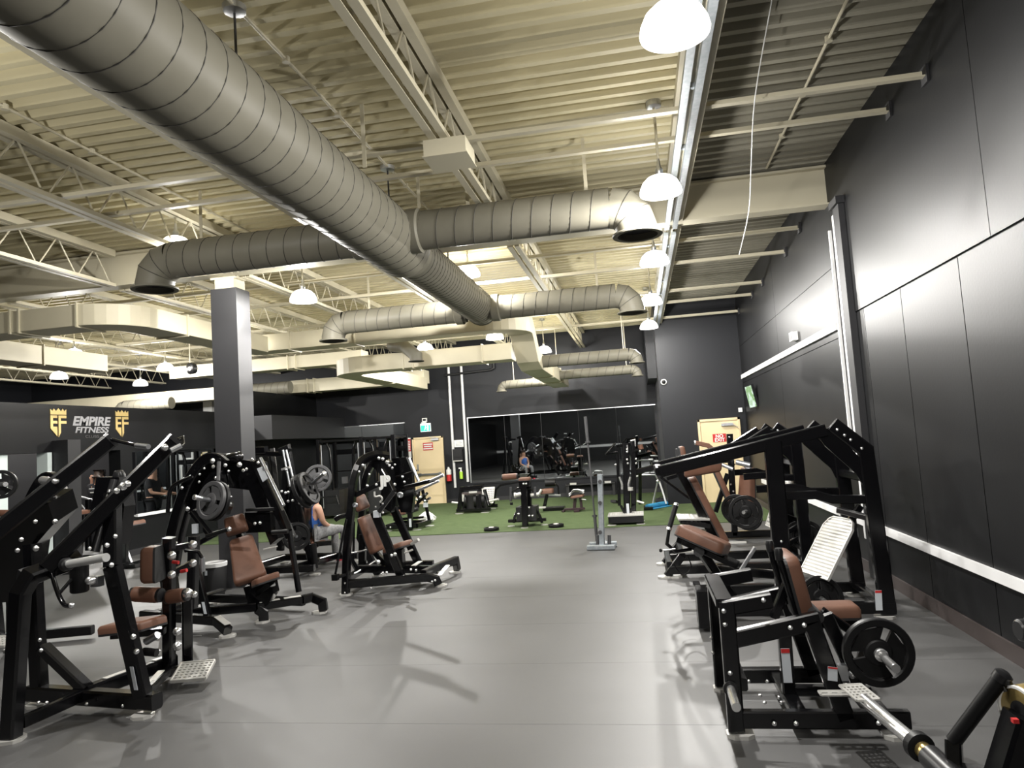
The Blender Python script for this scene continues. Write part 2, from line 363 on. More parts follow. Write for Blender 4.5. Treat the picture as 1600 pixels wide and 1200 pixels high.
struct(MB().span((XL - .2, YF, 0), (XL, YB, ZC)).build('wall_far_left', 'wall_grey'))
tr5 = struct(MB().span((XL + .1, YF, 0.9), (XR, YF + .03, 1.05)).build('trim_5', 'white_pipe'))
# openings in the partition: dark rooms behind, pale door leaf and jambs
o1 = struct(MB().span((XP - 3.4, 8.0, 0), (XP - 3.3, 16.2, 2.4)).build('wall_inner', 'wall_dark'))
d3 = struct(MB().span((XP - .14, 9.0, 0), (XP - .08, at(19, 760, x=XP).y, 2.04)).build('door_3', 'pale_panel')); d3['label'] = 'pale door leaf at the left edge below the bulkhead'
MB().span((XP - .08, 9.31, .95), (XP - .05, 9.34, 1.15)).build('door_handle', 'steel', d3)
for k, (a, b) in enumerate(((74, 81), (117, 123))):
    j = struct(MB().span((XP - .2, at(a, 740, x=XP).y, 0), (XP + .005, at(b, 740, x=XP).y, 2.045)).build('trim_%d' % (6 + k), 'pale_panel')); j['label'] = 'white door jamb under the bulkhead'
# mirrors
def mirror(name, label, x0, x1, z0, z1, n, y=YB, axis='y'):
    t = thing(name, label, 'mirror', ((x0 + x1) / 2, y, z0) if axis == 'y' else (y, (x0 + x1) / 2, z0))
    for i in range(n):
        a = x0 + (x1 - x0) * i / n + .006; b = x0 + (x1 - x0) * (i + 1) / n - .006
        if axis == 'y': MB().span((a, y - .022, z0), (b, y - .012, z1)).build('mirror_pane', 'mirror', t)
        else: MB().span((y + .012, a, z0), (y + .022, b, z1)).build('mirror_pane', 'mirror', t)
    if axis == 'y':
        MB().span((x0, y - .012, z0 - .03), (x1, y - .001, z1 + .03)).build('backing', 'wall_dark', t)
        MB().span((x0, y - .035, z0 - .05), (x1, y - .001, z0)).build('ledge', 'wall_grey', t)
        MB().span((x0 - .03, y - .03, z1), (x1 + .03, y - .001, z1 + .025)).build('top_channel', 'steel', t)
        MB().span((x0 - .03, y - .03, z0), (x0, y - .001, z1)).build('side_channel', 'steel', t)
    else:
        MB().span((y + .001, x0, z0 - .03), (y + .012, x1, z1)).build('backing', 'wall_dark', t)
        MB().span((y + .001, x0 - .02, z0 - .055), (y + .05, x1, z0)).build('ledge', 'white_pipe', t)
mirror('wall_mirror', 'wide row of mirror panes on the end wall behind the turf machines', -5.0, 0.45, .56, 2.47, 5)
mirror('wall_mirror', 'mirror panes on the end wall behind the black cage', -9.7, -7.0, .3, 2.46, 2)
mirror('wall_mirror', 'mirror panes with white ledge on the left partition near the column', 12.5, 15.3, .78, 2.0, 3, XP, 'x')
# doors
def door(name, label, x0, x1, zt, y, hinge=1):
    d = struct(MB().span((x0 + .05, y - .03, 0.01), (x1 - .05, y - .002, zt - .05)).build(name, 'door_tan')); d['label'] = label
    MB().span((x0, y - .06, 0), (x0 + .05, y - .001, zt)).span((x1 - .05, y - .06, 0), (x1, y - .001, zt)).span((x0, y - .06, zt - .05), (x1, y - .001, zt)).build('door_frame', 'door_tan', d)
    return d
dl = door('door_1', 'tan exit door with push bar on the end wall', -6.76, -5.80, 2.0, YB)
MB().span((-6.6, YB - .1, .86), (-5.92, YB - .06, .91)).span((-6.62, YB - .08, .84), (-6.52, YB - .03, .93)).span((-5.98, YB - .08, .84), (-5.9, YB - .03, .93)).build('push_bar', 'steel', dl)
MB().span((-6.64, YB - .05, 1.0), (-6.6, YB - .03, 1.2)).build('lock_plate', 'steel', dl)
MB().span((-6.15, YB - .12, 1.88), (-5.92, YB - .03, 1.94)).beam((-5.95, YB - .1, 1.95), (-6.2, YB - .14, 2.0), .03, .012).build('door_closer', 'steel', dl)
sg = MB().span((-6.43, YB - .036, 1.60), (-6.12, YB - .03, 1.83)).build('door_sign', 'red', dl)
for k, (a, b) in enumerate(((-6.41, -6.14), (-6.40, -6.16), (-6.42, -6.13))):
    MB().span((a, YB - .04, 1.76 - .065 * k), (b, YB - .036, 1.795 - .065 * k)).build('lettering', 'white', sg)
c0 = at(1089, 655, y=YS); c1 = at(1155, 653, y=YS)
dr = door('door_2', 'tan door marked NO EXIT on the stepped wall', c0.x, c1.x, (c0.z + c1.z) / 2, YS)
MB().span((c1.x - .42, YS - .1, c1.z - .16), (c1.x - .16, YS - .03, c1.z - .10)).beam((c1.x - .2, YS - .09, c1.z - .1), (c1.x - .05, YS - .1, c1.z - .22), .03, .012).build('door_closer', 'steel', dr)
def text(body, size, loc, rot, material, name, parent, ext=0.004, shear=0.0, space=1.0, align='CENTER', bold=0.0, width=None):
    c = bpy.data.curves.new(name, 'FONT'); c.body = body; c.size = size; c.extrude = ext; c.shear = shear; c.align_x = align; c.space_character = space; c.offset = bold
    tmp = bpy.data.objects.new(name, c); col.objects.link(tmp); bpy.context.view_layer.update()
    me = bpy.data.meshes.new_from_object(tmp.evaluated_get(bpy.context.evaluated_depsgraph_get())); bpy.data.objects.remove(tmp)
    me.materials.clear(); me.materials.append(MATS[material])
    if width:
        xs = [v.co.x for v in me.vertices]; k = width / (max(xs) - min(xs)); m0 = (max(xs) + min(xs)) / 2
        for v in me.vertices: v.co.x = (v.co.x - m0) * k
    o = bpy.data.objects.new(name, me); col.objects.link(o)
    if parent is not None: o.parent = parent
    o.location = V(loc) - root_loc(parent); o.rotation_euler = rot; return o
s0 = at(1113, 678.5, y=YS); s1 = at(1135, 690, y=YS)
sn = MB().span((s0.x, YS - .036, s1.z), (s1.x, YS - .03, s0.z)).build('door_sign', 'red', dr)
text('NO', .11, ((s0.x + s1.x) / 2, YS - .037, s1.z + .1), (math.pi / 2, 0, 0), 'white', 'lettering', sn, bold=.003)
text('EXIT', .11, ((s0.x + s1.x) / 2, YS - .037, s1.z + .014), (math.pi / 2, 0, 0), 'white', 'lettering', sn, bold=.003)
# gym name on the bulkhead
nm = thing('wall_sign', 'grey and gold gym name sign with two crests on the black bulkhead', 'sign', (XP, 11.1, 2.3))
ry = (math.pi / 2, 0, math.pi / 2)
e0, e1 = at(113, 660, x=XP), at(173, 663, x=XP)
text('EMPIRE', .22, (XP + .004, (e0.y + e1.y) / 2, at(140, 664.5, x=XP).z), ry, 'letter_grey', 'lettering_empire', nm, shear=.2, bold=.009, width=e1.y - e0.y)
e0, e1 = at(117, 670, x=XP), at(170, 672, x=XP)
text('FITNESS', .145, (XP + .004, (e0.y + e1.y) / 2, at(142, 676, x=XP).z), ry, 'letter_grey', 'lettering_fitness', nm, shear=.2, bold=.004, width=e1.y - e0.y)
e0, e1 = at(133, 680, x=XP), at(154, 681, x=XP)
text('CLUBS', .07, (XP + .004, (e0.y + e1.y) / 2, at(143, 684, x=XP).z), ry, 'letter_dark', 'lettering_clubs', nm, width=e1.y - e0.y)
def crest(px0, px1, pt, pb):
    a, b = at(px0, (pt + pb) / 2, x=XP), at(px1, (pt + pb) / 2, x=XP); y0, W = a.y, b.y - a.y; zt = at((px0 + px1) / 2, pt, x=XP).z; zb = at((px0 + px1) / 2, pb, x=XP).z; Hh = zt - zb
    c = thing_part = None; mb = MB(); X = XP + .006
    def P(u, v): return (X, y0 + u * W, zb + v * Hh)
    for poly in ([(0, .78), (0, .97), (.13, .9), (.22, .99), (.34, .9), (.5, 1.0), (.66, .9), (.78, .99), (.87, .9), (1, .97), (1, .78)],   # crown band
                 [(0, .75), (.42, .75), (.42, .66), (.16, .66), (.16, .56), (.42, .56), (.42, .47), (.16, .47), (.16, .36), (.42, .36), (.42, .02), (0, .3)],   # E, left half of the shield
                 [(.5, .75), (1, .75), (1, .66), (.64, .66), (.64, .56), (1, .56), (1, .47), (.64, .47), (.64, .16), (.5, .0)]):              # F, right half
        mb.prism([P(u, v) for u, v in poly], .012)
    return mb.build('crest', 'gold', nm)
crest(78, 103, 638, 683); crest(180, 200, 641, 683)
# column
cl_ = struct(MB().span((-5.77, 8.95, 0), (-5.38, 9.3, 4.12)).build('trim_8', 'wall_column')); cl_['label'] = 'square black column standing among the left machines'
MB().span((-5.72, 8.98, 4.12), (-5.43, 9.27, 4.32)).span((-5.78, 8.97, 4.26), (-5.37, 9.2, 4.32)).build('beam_seat', 'steel_cream', cl_)
# ============================================================ ROOF STEEL
g = thing('roof_girder', 'deep cream roof girder crossing the room above the black column', 'girder', (-8, 8.9, 4.3))
MB().span((XL, 8.88, 4.31), (XR - .0, 8.93, 4.74)).build('web_plate', 'steel_cream', g)
MB().span((XL, 8.80, 4.29), (XR - .0, 9.02, 4.31)).build('bottom_flange', 'steel_cream', g)
MB().span((XL, 8.80, 4.74), (XR - .0, 9.02, 4.77)).build('top_flange', 'steel_cream', g)
JX = [0.63, -1.45, -3.4, -5.3, -7.2, -9.1, -11.0, -13.0, -15.0, -17.0]
def joist(x, y0, y1, label):
    t = thing('roof_joist', label, 'joist', (x, y0, 4.28), 'open web roof joists')
    for s in (-1, 1):
        MB().span((x + s * .014, y0, 4.70), (x + s * .085, y1, 4.795)).build('top_chord', 'steel_cream', t)
        MB().span((x + s * .016, y0, 4.27), (x + s * .08, y1, 4.315)).build('bottom_chord', 'steel_cream', t)
    n = int(round((y1 - y0) / .62)); d = (y1 - y0) / n; first = {}
    for i in range(n):
        ya = y0 + i * d
        for nm_, p, q in (('diagonal_web', (x, ya, 4.29), (x, ya + d * .5, 4.74)), ('diagonal_web', (x, ya + d * .5, 4.74), (x, ya + d, 4.29))):
            k = (nm_, q[2] > p[2])
            if k not in first: first[k] = (MB().rod(p, q, .011, 6).build(nm_, 'steel_cream', t), ya)
            else:
                o = first[k][0].copy(); col.objects.link(o); o.location.y += ya - first[k][1]
    return t
WH = {0.63: 'right of the lamp row by the right wall', -1.45: 'right of the big round duct', -3.4: 'directly above the big round duct', -5.3: 'left of the big round duct, over the column',
      -7.2: 'next left of the column', -9.1: 'above the left partition', -11.0: 'just beyond the left partition', -13.0: 'second beyond the left partition', -15.0: 'third beyond the left partition', -17.0: 'farthest left'}
for x in JX:
    if x > -8: joist(x, YF + .1, 8.78, 'cream near-side open web joist ' + WH[x])
    joist(x, 9.04, YB - .05, 'cream far-side open web joist ' + WH[x])
wr_ = 'nearest second third fourth fifth sixth seventh eighth'.split()
for k, (y, z, x0) in enumerate(((3.0, 4.36, -7.0), (5.85, 4.36, -9.0), (6.65, 4.44, -9.0), (10.3, 4.42, -16), (11.3, 4.33, -16), (13.4, 4.3, -16), (14.6, 4.3, -16), (16.6, 4.3, -16))):
    t = thing('cross_brace', 'thin cream angle brace running across under the joists, %s from the camera' % wr_[k], 'brace', (-3, y, z))
    MB().span((x0, y - .03, z - .006), (XR, y + .03, z + .002)).span((x0, y + .024, z), (XR, y + .03, z + .055)).build('angle_bar', 'steel_cream', t)
    MB().span((XR - .03, y - .05, z - .06), (XR, y + .06, z + .08)).build('wall_bracket', 'wall_dark', t)
ct = thing('cable_tray', 'shiny twin steel rail along the joist nearest the right wall', 'cable tray', (.57, 4, 4.2))
for a, b in ((.49, .545), (.585, .64)): MB().span((a, YF + .1, 4.19), (b, 8.78, 4.235)).span((a, 9.04, 4.19), (b, YS - .1, 4.235)).build('rail', 'galv', ct)
for k in range(18): MB().span((.52, -4 + k * 1.15, 4.235), (.61, -3.96 + k * 1.15, 4.27)).build('rail_clip', 'galv', ct) if abs(-4 + k * 1.15 - 8.9) > .3 else None
# thin conduits fixed under the deck, running lengthwise
for k, (px, py) in enumerate(((383, 28), (0, 165), (1325, 0))):
    c = at(px, py, z=ZC - .03)
    t = thing('ceiling_conduit', ('thin conduit along the deck above the big round duct', 'thin conduit along the deck at the upper left', 'thin conduit along the deck beside the right wall')[k], 'conduit', (c.x, 4, ZC))
    MB().rod((c.x, 0 if k < 2 else 2, ZC - .02), (c.x, 8.7, ZC - .02), .014, 8).build('conduit_pipe', 'steel_cream', t)
    for i in range(6): MB().lathe((c.x, 3 + i * .95, ZC - .045), (0, 0, 1), [(0, .03), (.045, .03)], 10).build('clip', 'steel_cream', t)
# ============================================================ DUCTS
def helix(c, axis, r, L, pitch, rr=.0045, n=22):
    sd, u, d = frame_of(axis); c = V(c); pts = []
    N = int(L / pitch * n)
    for i in range(N + 1):
        a = 2 * math.pi * i / n; pts.append(c + d * (pitch * i / n) + (sd * math.cos(a) + u * math.sin(a)) * r)
    return MB().sweep(pts, circ_section(rr, 4), caps=False)
def round_duct(t, p, q, r, name='duct_section', pitch=.205):
    p, q = V(p), V(q); d = q - p
    o = MB().rod(p, q, r, 40).build(name, 'duct', t, 40)
    helix(p, d, r + .001, d.length, pitch).build('spiral_seam', 'duct_seam', o, True); return o
def elbow(t, p, d, r, drop, name='elbow'):
    """gored elbow from horizontal direction d turning down, with a flanged open outlet"""
    p, d = V(p), V(d).normalized(); R = r * 1.25; pts = []
    for k in range(4):
        a = math.pi / 2 * k / 3; pts.append(p + d * (R * math.sin(a)) - V((0, 0, R * (1 - math.cos(a)))))
    pts.append(pts[-1] - V((0, 0, drop)))
    o = MB().sweep(pts, circ_section(r, 28), caps=False).build(name, 'duct', t, 20)
    e = pts[-1]
    for q in pts[1:3]:
        ta = (q - p); nn = V((d.x * (R - (p.z - q.z)), d.y * (R - (p.z - q.z)), -(q - p).dot(d))).normalized(); sa, ua, _ = frame_of(nn)
        ring = [q + (sa * math.cos(2 * math.pi * i / 28) + ua * math.sin(2 * math.pi * i / 28)) * (r * 1.02) for i in range(29)]; MB().sweep(ring, circ_section(.004, 4), caps=False).build('gore_seam', 'duct_seam', o, True)
    MB().lathe(e, (0, 0, -1), [(-.01, r * .98), (-.01, r * 1.22), (.0, r * 1.24), (.012, r * 1.22), (.012, r * .98), (-.01, r * .98)], 32, False).build('outlet_flange', 'duct', o, 40)
    MB().lathe(e + V((0, 0, .06)), (0, 0, -1), [(0, 0.001), (0.001, r * .97)], 28, False).build('outlet_opening', 'hole_black', o)
    return e
DX, DZ, DR = -2.5, 4.0, .33
sdct = thing('spiral_duct', 'big round spiral duct with side branches hanging below the roof', 'duct', (DX, 4, DZ - DR))
round_duct(sdct, (DX, -5, DZ), (DX, 7.6, DZ), DR, 'trunk')
MB().lathe((DX, 7.6, DZ), (0, 1, 0), [(0, DR), (.02, DR + .006), (.03, DR), (.3, .27)], 40, False).build('reducer', 'duct', sdct, 40)
round_duct(sdct, (DX, 7.9, DZ), (DX, 11.75, DZ), .27, 'trunk_end', .12)
MB().lathe((DX, 11.75, DZ), (0, 1, 0), [(0, .277), (.025, .277), (.03, .25), (.031, 0.001)], 32, False).build('end_cap', 'duct', sdct, 40)
BR = .205
for (yb, r, xr, xl, zb, drop) in ((7.15, BR, .13, -5.3, 4.03, .05), (11.45, .195, .03, -5.08, 3.95, .05)):
    round_duct(sdct, (DX + .2, yb, zb), (xr - r * 1.25, yb, zb), r, 'branch', .2); elbow(sdct, (xr - r * 1.25, yb, zb), (1, 0, 0), r, drop)
    round_duct(sdct, (DX - .2, yb, zb), (xl + r * 1.25, yb, zb), r, 'branch', .2); elbow(sdct, (xl + r * 1.25, yb, zb), (-1, 0, 0), r, drop)
    for s in (1, -1): MB().lathe((DX + s * .25, yb, zb), (s, 0, 0), [(0, r + .03), (.12, r + .03), (.14, r + .004), (.2, r + .004)], 32, False).build('collar', 'duct', sdct, 40)
for y in (4.23, 7.2, 9.6):
    MB().rod((DX + .02, y, DZ + .25), (DX + .02, y, ZC), .01, 6).build('hanger_rod', 'plate_grey', sdct); MB().lathe((DX + .02, y, ZC - .05), (0, 0, 1), [(0, .03), (.01, .075), (.05, .08)], 16).build('hanger_canopy', 'steel', sdct, 40)
for x, y in ((-.35, 7.15), (-4.7, 7.15), (-1.6, 7.15), (-.5, 11.45), (-4.4, 11.45)):
    MB().span((x - .018, y - .004  , 4.1), (x + .018, y + .004, ZC)).build('hanger_strap', 'steel_cream', sdct)
for px_, py_ in ((570, 262), (655, 325)):
    q_ = at(px_, py_, x=DX + .3); MB().span((q_.x - .018, q_.y - .004, q_.z), (q_.x + .018, q_.y + .004, ZC)).build('hanger_strap', 'steel_cream', sdct)
def arc2(cx, cy, r, a0, a1, z, n=8): return [V((cx + r * math.cos(math.radians(a0 + (a1 - a0) * i / n)), cy + r * math.sin(math.radians(a0 + (a1 - a0) * i / n)), z)) for i in range(n + 1)]
def rect_duct(label, pts, w, h, flanges=()):
    t = thing('rectangular_duct', label, 'duct', pts[0])
    MB().sweep(pts, rect_section(w, h, .006)).build('duct_casing', 'duct_rect', t)
    for p, d in flanges: MB().beam(V(p) - V(d) * .012, V(p) + V(d) * .012, w + .05, h + .05, c=.004).build('joint_flange', 'duct_rect', t)
    return t
X_, Y_ = V((1, 0, 0)), V((0, 1, 0))
z1 = 3.85
d1 = rect_duct('cream rectangular duct curving behind the black column from the left', [V((-19, 8.72, z1)), V((-7.55, 8.72, z1))] + arc2(-7.55, 9.22, .5, -90, 0, z1) + [V((-7.05, 12.35, z1))], .5, .3, [((at(16, 505, y=8.47).x, 8.72, z1), X_), ((at(30, 505, y=8.47).x, 8.72, z1), X_), ((at(120, 490, y=8.47).x, 8.72, z1), X_), ((-7.05, 9.9, z1), Y_)])
z2 = 3.9
low = [V((-2.08, 13.3, z2)), V((-2.08, 13.55, 3.75)), V((-2.08, 13.95, 3.4)), V((-2.06, 14.25, 3.29)), V((-2.05, 19.5, 3.26))]
d2 = rect_duct('cream rectangular duct crossing behind the round duct and dropping toward the end wall', [V((-7.35, 12.65, z2)), V((-2.6, 12.65, z2))] + arc2(-2.6, 13.17, .52, -90, 0, z2)[:-1] + low, .44, .32, [((-5.1, 12.65, z2), X_), ((-6.4, 12.65, z2), X_), ((-2.06, 16.0, 3.285), Y_), ((-2.06, 17.6, 3.27), Y_)])
def side_branch(t, x0, y, z, x1, r, drop=.02):
    s = 1 if x1 > x0 else -1
    round_duct(t, (x0, y, z), (x1 - s * r * 1.25, y, z), r, 'branch', .2); elbow(t, (x1 - s * r * 1.25, y, z), (s, 0, 0), r, drop)
side_branch(d2, -1.9, 13.05 + 1.3, 3.30, .05, .125); side_branch(d2, -1.9, 17.4, 3.26, .05, .115); side_branch(d2, -2.2, 18.6, 3.22, -3.55, .115)
for x, y in ((-.2, 14.35), (-.2, 17.4), (-3.2, 18.6), (-2.05, 18.9)): MB().rod((x, y, 3.3), (x, y, ZC), .009, 6).build('hanger_rod', 'steel_cream', d2)
z3 = 3.46
d3_ = rect_duct('cream rectangular duct with rounded left bend above the black cage', [V((-2.32, 13.65, z3)), V((-5.35, 13.65, z3))] + [V((p.x, p.y, z3)) for p in arc2(-5.35, 14.25, .6, 270, 180, z3)[1:]] + [V((-5.95, 18.95, z3))], .5, .32, [((-4.5, 13.65, z3), X_), ((-4.3, 13.65, z3), X_), ((-2.9, 13.65, z3), X_), ((-5.95, 16.2, z3), Y_)])
side_branch(d3_, -4.2, 13.9, 3.5, -3.7, .13) if False else None
d4 = rect_duct('long cream rectangular duct close to the end wall at upper left', [V((-19, 19.25, 3.68)), V((-5.8, 19.25, 3.68))], .5, .36, [((-9.3, 19.25, 3.68), X_), ((-9.1, 19.25, 3.68), X_), ((-12, 19.25, 3.68), X_)])
side_branch(d4, -13.2, 18.4, 3.45, -14.9, .17); side_branch(d4, -9.4, 18.2, 3.6, -10.9, .17)
d5 = rect_duct('short cream rectangular duct between the column and the far ducts', [V((-11.5, 16.2, 3.98)), V((-6.4, 16.2, 3.98))], .45, .3, [((-8.3, 16.2, 3.98), X_), ((-8.1, 16.2, 3.98), X_)])
d6 = rect_duct('cream rectangular duct running lengthwise beyond the left partition', [V((-10.2, 9.1, 3.72)), V((-10.2, 12.0, 3.72))], .5, .32, [((-10.2, 10.5, 3.72), Y_)])
a_ = at(612, 540, y=13.45); b_ = at(650, 556, y=13.0)
MB().tube([a_, at(632, 541, y=13.2), b_, b_ - V((0, 0, .1))], .12, 20).build('outlet_elbow', 'duct', d2, 40)
MB().lathe(b_ - V((0, 0, .1)), (0, 0, -1), [(0, .001), (.001, .15), (.012, .15), (.013, .001)], 24, False).build('outlet_flange', 'hole_black', d2, 40)
# box on the joist and small ceiling fittings
bxp = at(702, 240, z=4.18)
jb = thing('junction_box', 'cream sheet metal box hung under the joist right of the big duct', 'junction box', bxp)
MB().span((bxp.x - .19, bxp.y - .12, 4.13), (bxp.x + .17, bxp.y + .22, 4.27)).build('box_body', 'steel_cream', jb)
MB().span((bxp.x - .2, bxp.y - .13, 4.125), (bxp.x + .18, bxp.y + .23, 4.135)).build('lid', 'steel_cream', jb)
wire = thing('hanging_wire', 'thin white wire hanging from the deck near the right wall', 'wire', at(1175, 170, y=5.9))
MB().tube(smooth_path([at(1206, 0, z=4.79), at(1180, 150, y=5.6), at(1174, 250, y=6.6), at(1170, 330, y=7.3), at(1155, 398, y=7.8)]), .005, 6).build('wire_strand', 'white', wire)
# ============================================================ HIGH BAY LAMPS
def lamp(x, y, z, label, first=[None]):
    if first[0] is None:
        t = thing('high_bay_lamp', label, 'lamp', (x, y, z), 'high bay lamps')
        prof = [(0.135, .03), (.13, .06), (.108, .115), (.065, .16), (.01, .186), (-.03, .194), (-.045, .19)]
        MB().lathe((x, y, z - .04), (0, 0, 1), prof, 40, False).build('acrylic_dome', 'lamp_acrylic', t, True)
        MB().lathe((x, y, z - .02), (0, 0, 1), [(-.06, .001), (-.05, .035), (0, .05), (.06, .035), (.12, .02)], 16, False).build('bulb', 'bulb', t, True)
        MB().lathe((x, y, z + .12), (0, 0, 1), [(-.03, .03), (0, .035), (.03, .035), (.05, .02), (.13, .012)], 16).build('ballast_cap', 'steel', t, 40)
        MB().rod((x, y, z + .24), (x, y, ZC), .012, 8).build('stem', 'steel_cream', t)
        MB().lathe((x, y, ZC - .06), (0, 0, 1), [(0, .03), (.01, .07), (.06, .07)], 14).build('canopy', 'steel', t, 40)
        ld = bpy.data.lights.new('lamp_light', 'POINT'); ld.energy = LAMP_W; ld.color = LAMP_COL; ld.shadow_soft_size = .05
        lo = bpy.data.objects.new('lamp_light', ld); col.objects.link(lo); lo.parent = t; lo.location = (0, 0, -.1)
        first[0] = t
    else:
        t = copy_tree(first[0], V((x, y, z)) - V(first[0].location)); t['label'] = label
    return t
ZL = 4.0
CL = 'closest second third fourth fifth'.split()
for k, y in enumerate((3.88, 6.56, 9.36, 12.35, 15.27)): lamp(.36, y, ZL, 'glowing dome lamp in the row nearest the right wall, %s to the camera' % CL[k])
_q = at(275, 381, y=7.6); lamp(_q.x, _q.y, _q.z, 'glowing dome lamp just above the left end of the first branch duct')
lamp(-4.6, 9.4, ZL, 'glowing dome lamp right beside the black column')
lamp(-2.5, 10.9, 4.48, 'glowing dome lamp half hidden above the big round duct')
lamp(-4.7, 15.6, ZL, 'glowing dome lamp above the ducts near the end wall')
_q = at(850, 546, z=ZL); lamp(_q.x, _q.y, ZL, 'glowing dome lamp peeking out behind the dropping rectangular duct')
lamp(-10.9, 15.0, ZL, 'glowing dome lamp beyond the partition, closest to the column')
lamp(-10.95, 12.3, 4.03, 'glowing dome lamp beyond the partition, largest of the four there')
lamp(-13.6, 14.8, ZL, 'glowing dome lamp beyond the partition, leftmost of the four')
lamp(-13.5, 17.5, ZL, 'glowing dome lamp beyond the partition, farthest and smallest of the four')
lamp(.36, -2.1, ZL, 'glowing dome lamp behind the viewpoint in the row nearest the right wall')
lamp(-4.6, 3.5, ZL, 'glowing dome lamp outside the view, left of the big duct')
lamp(-2.9, 14.8, ZL, 'added dome lamp, unseen behind the rectangular duct over the turf, brightening the far floor')  # unseen lamp, added to brighten the floor at the far end
lamp(-7.6, 12.3, ZL, 'glowing dome lamp hidden behind the column')
# ============================================================ MACHINES ALONG THE RIGHT WALL
NY = (0, -1, 0)
def P(px, py, y): return at(px, py, y=y)
def mid(a, b, t=.5): return V(a).lerp(V(b), t)
def off(p, dx=0, dy=0, dz=0): return V(p) + V((dx, dy, dz))
def yset(p, y): return V((p[0], y, p[2]))
# ---- leg extension machine (nearest on the right)
r1 = thing('leg_extension_machine', 'black plate loaded leg extension with brown seat, nearest on the right', 'exercise machine', (.8, 4.66, 0))
yn, yf = 4.3, 5.03
pt, pb = P(1135, 940, yn), P(1150, 1135, yn); pb.z = .03
beam(r1, pb, pt, .09, .07, 'rear_post'); bt, bb_ = yset(pt, yf), yset(pb, yf); beam(r1, bb_, bt, .09, .07, 'rear_post')
b0, b1 = P(1160, 1129, yn), P(1421, 1124, yn); b0.z = b1.z = .095
beam(r1, b0, b1, .06, .095, 'base_rail'); beam(r1, yset(b0, yf), yset(b1, yf), .06, .095, 'base_rail')
beam(r1, off(pt, -.01, 0, -.01), off(bt, -.01, 0, -.01), .1, .05, 'top_crossbar'); beam(r1, off(pb, .05, 0, .25), off(bb_, .05, 0, .25), .07, .07, 'rear_crossbar')
beam(r1, V((b0.x + .32, yn, .1)), V((b0.x + .32, yf, .1)), .09, .05, 'base_crossbar'); beam(r1, V((b1.x - .12, yn, .1)), V((b1.x - .12, yf, .1)), .08, .05, 'base_crossbar')
u0, u1 = P(1148, 998, yn), P(1280, 968, yn); beam(r1, u0, u1, .06, .095, 'side_arm'); beam(r1, yset(u0, yf), yset(u1, yf), .06, .095, 'side_arm')
v0, v1 = P(1130, 950, yn), P(1205, 937, yn); beam(r1, v0, v1, .06, .085, 'upper_arm'); beam(r1, yset(v0, yf), yset(v1, yf), .06, .085, 'upper_arm')
f0, f1 = P(1264, 965, yn), P(1321, 1122, yn); beam(r1, f0, f1, .095, .06, 'front_post', up=(0, 1, 0)); beam(r1, yset(f0, yf), yset(f1, yf), .095, .06, 'front_post', up=(0, 1, 0))
sp0, sp1 = P(1225, 985, 4.62), P(1233, 1092, 4.62); sp1.z = .1; beam(r1, sp0, sp1, .075, .07, 'seat_post'); sticker(r1, P(1229, 1040, 4.578), (1, 0, 0), (0, 0, 1), (.05, .2))
beam(r1, V((sp1.x, 4.62, .14)), V((b1.x - .1, 4.62, .13)), .06, .06, 'centre_rail')
pv = P(1278, 965, 4.36)
MB().rod(pv, yset(pv, 4.95), .035, 16).build('pivot_shaft', 'black_matte', r1, 40)
la0, la1 = P(1290, 960, 4.42), P(1340, 1066, 4.42); beam(r1, la0, la1, .075, .05, 'lever_arm', up=(0, 1, 0)); bolt(r1, yset(P(1332, 1054, 4.39), 4.39), NY, .026)
MB().box(P(1316, 1050, 4.37), (.05, .05, .085)).build('lock_block', 'steel', r1); sticker(r1, P(1301, 1053, 4.265), (.95, 0, -.12), (.1, 0, 1), (.05, .075))
hz = P(1372, 1019, 4.3); rod(r1, yset(hz, 4.62), yset(hz, 4.02), .0225, 'weight_horn', 'chrome', 18); MB().lathe(yset(hz, 4.26), NY, [(0, .035), (.02, .035), (.025, .024)], 18).build('horn_collar', 'chrome', r1, 40)
beam(r1, la1, yset(hz, 4.5), .06, .05, 'horn_bracket'); beam(r1, yset(la0, 4.5), yset(hz, 4.5), .05, .05, 'horn_link')
tag(weight_plate(None, yset(hz, 4.30), NY, .185, .05, 'rubber', 3, 'weight_plate', .95), 'black rubber weight plate on the leg extension horn, nearest on the right', 'weight plate')
hn = P(1140, 1072, yn); rod(r1, yset(hn, 4.27), yset(off(hn, .0, 0, -.015), 4.02), .024, 'storage_horn', 'chrome', 18); MB().lathe(yset(hn, 4.27), NY, [(0, .04), (.02, .04)], 18).build('horn_collar', 'plastic_black', r1, 40)
# seat and backrest
bc, bd = P(1228, 862, 4.66), P(1256, 962, 4.66)
dv = (bc - bd).normalized(); nrm = V((dv.z, 0, -dv.x))
pad(r1, mid(bc, bd) , (0, 1, 0), dv, nrm, (.40, (bc - bd).length, .075), 1.0, 'backrest')
for y in (4.5, 4.8): rod(r1, off(yset(bc, y), -.07, 0, -.01), off(yset(bd, y), -.07, 0, .04), .02, 'backrest_tube'); MB().lathe(off(yset(bc, y), -.07, 0, -.02), (0, 0, 1), [(0, .022), (.05, .026), (.07, .02)], 14).build('tube_cap', 'plastic_black', r1, 50)
beam(r1, off(yset(bd, 4.66), -.08, 0, .2), off(yset(u0, 4.66), .28, 0, .02), .06, .05, 'backrest_strut')
s0, s1 = P(1256, 952, 4.86), P(1340, 952, 4.86); s1.z = s0.z
pad(r1, mid(s0, s1), (0, 1, 0), (1, 0, 0), (0, 0, 1), (.2, (s1 - s0).length, .07), 1.0, 'seat')
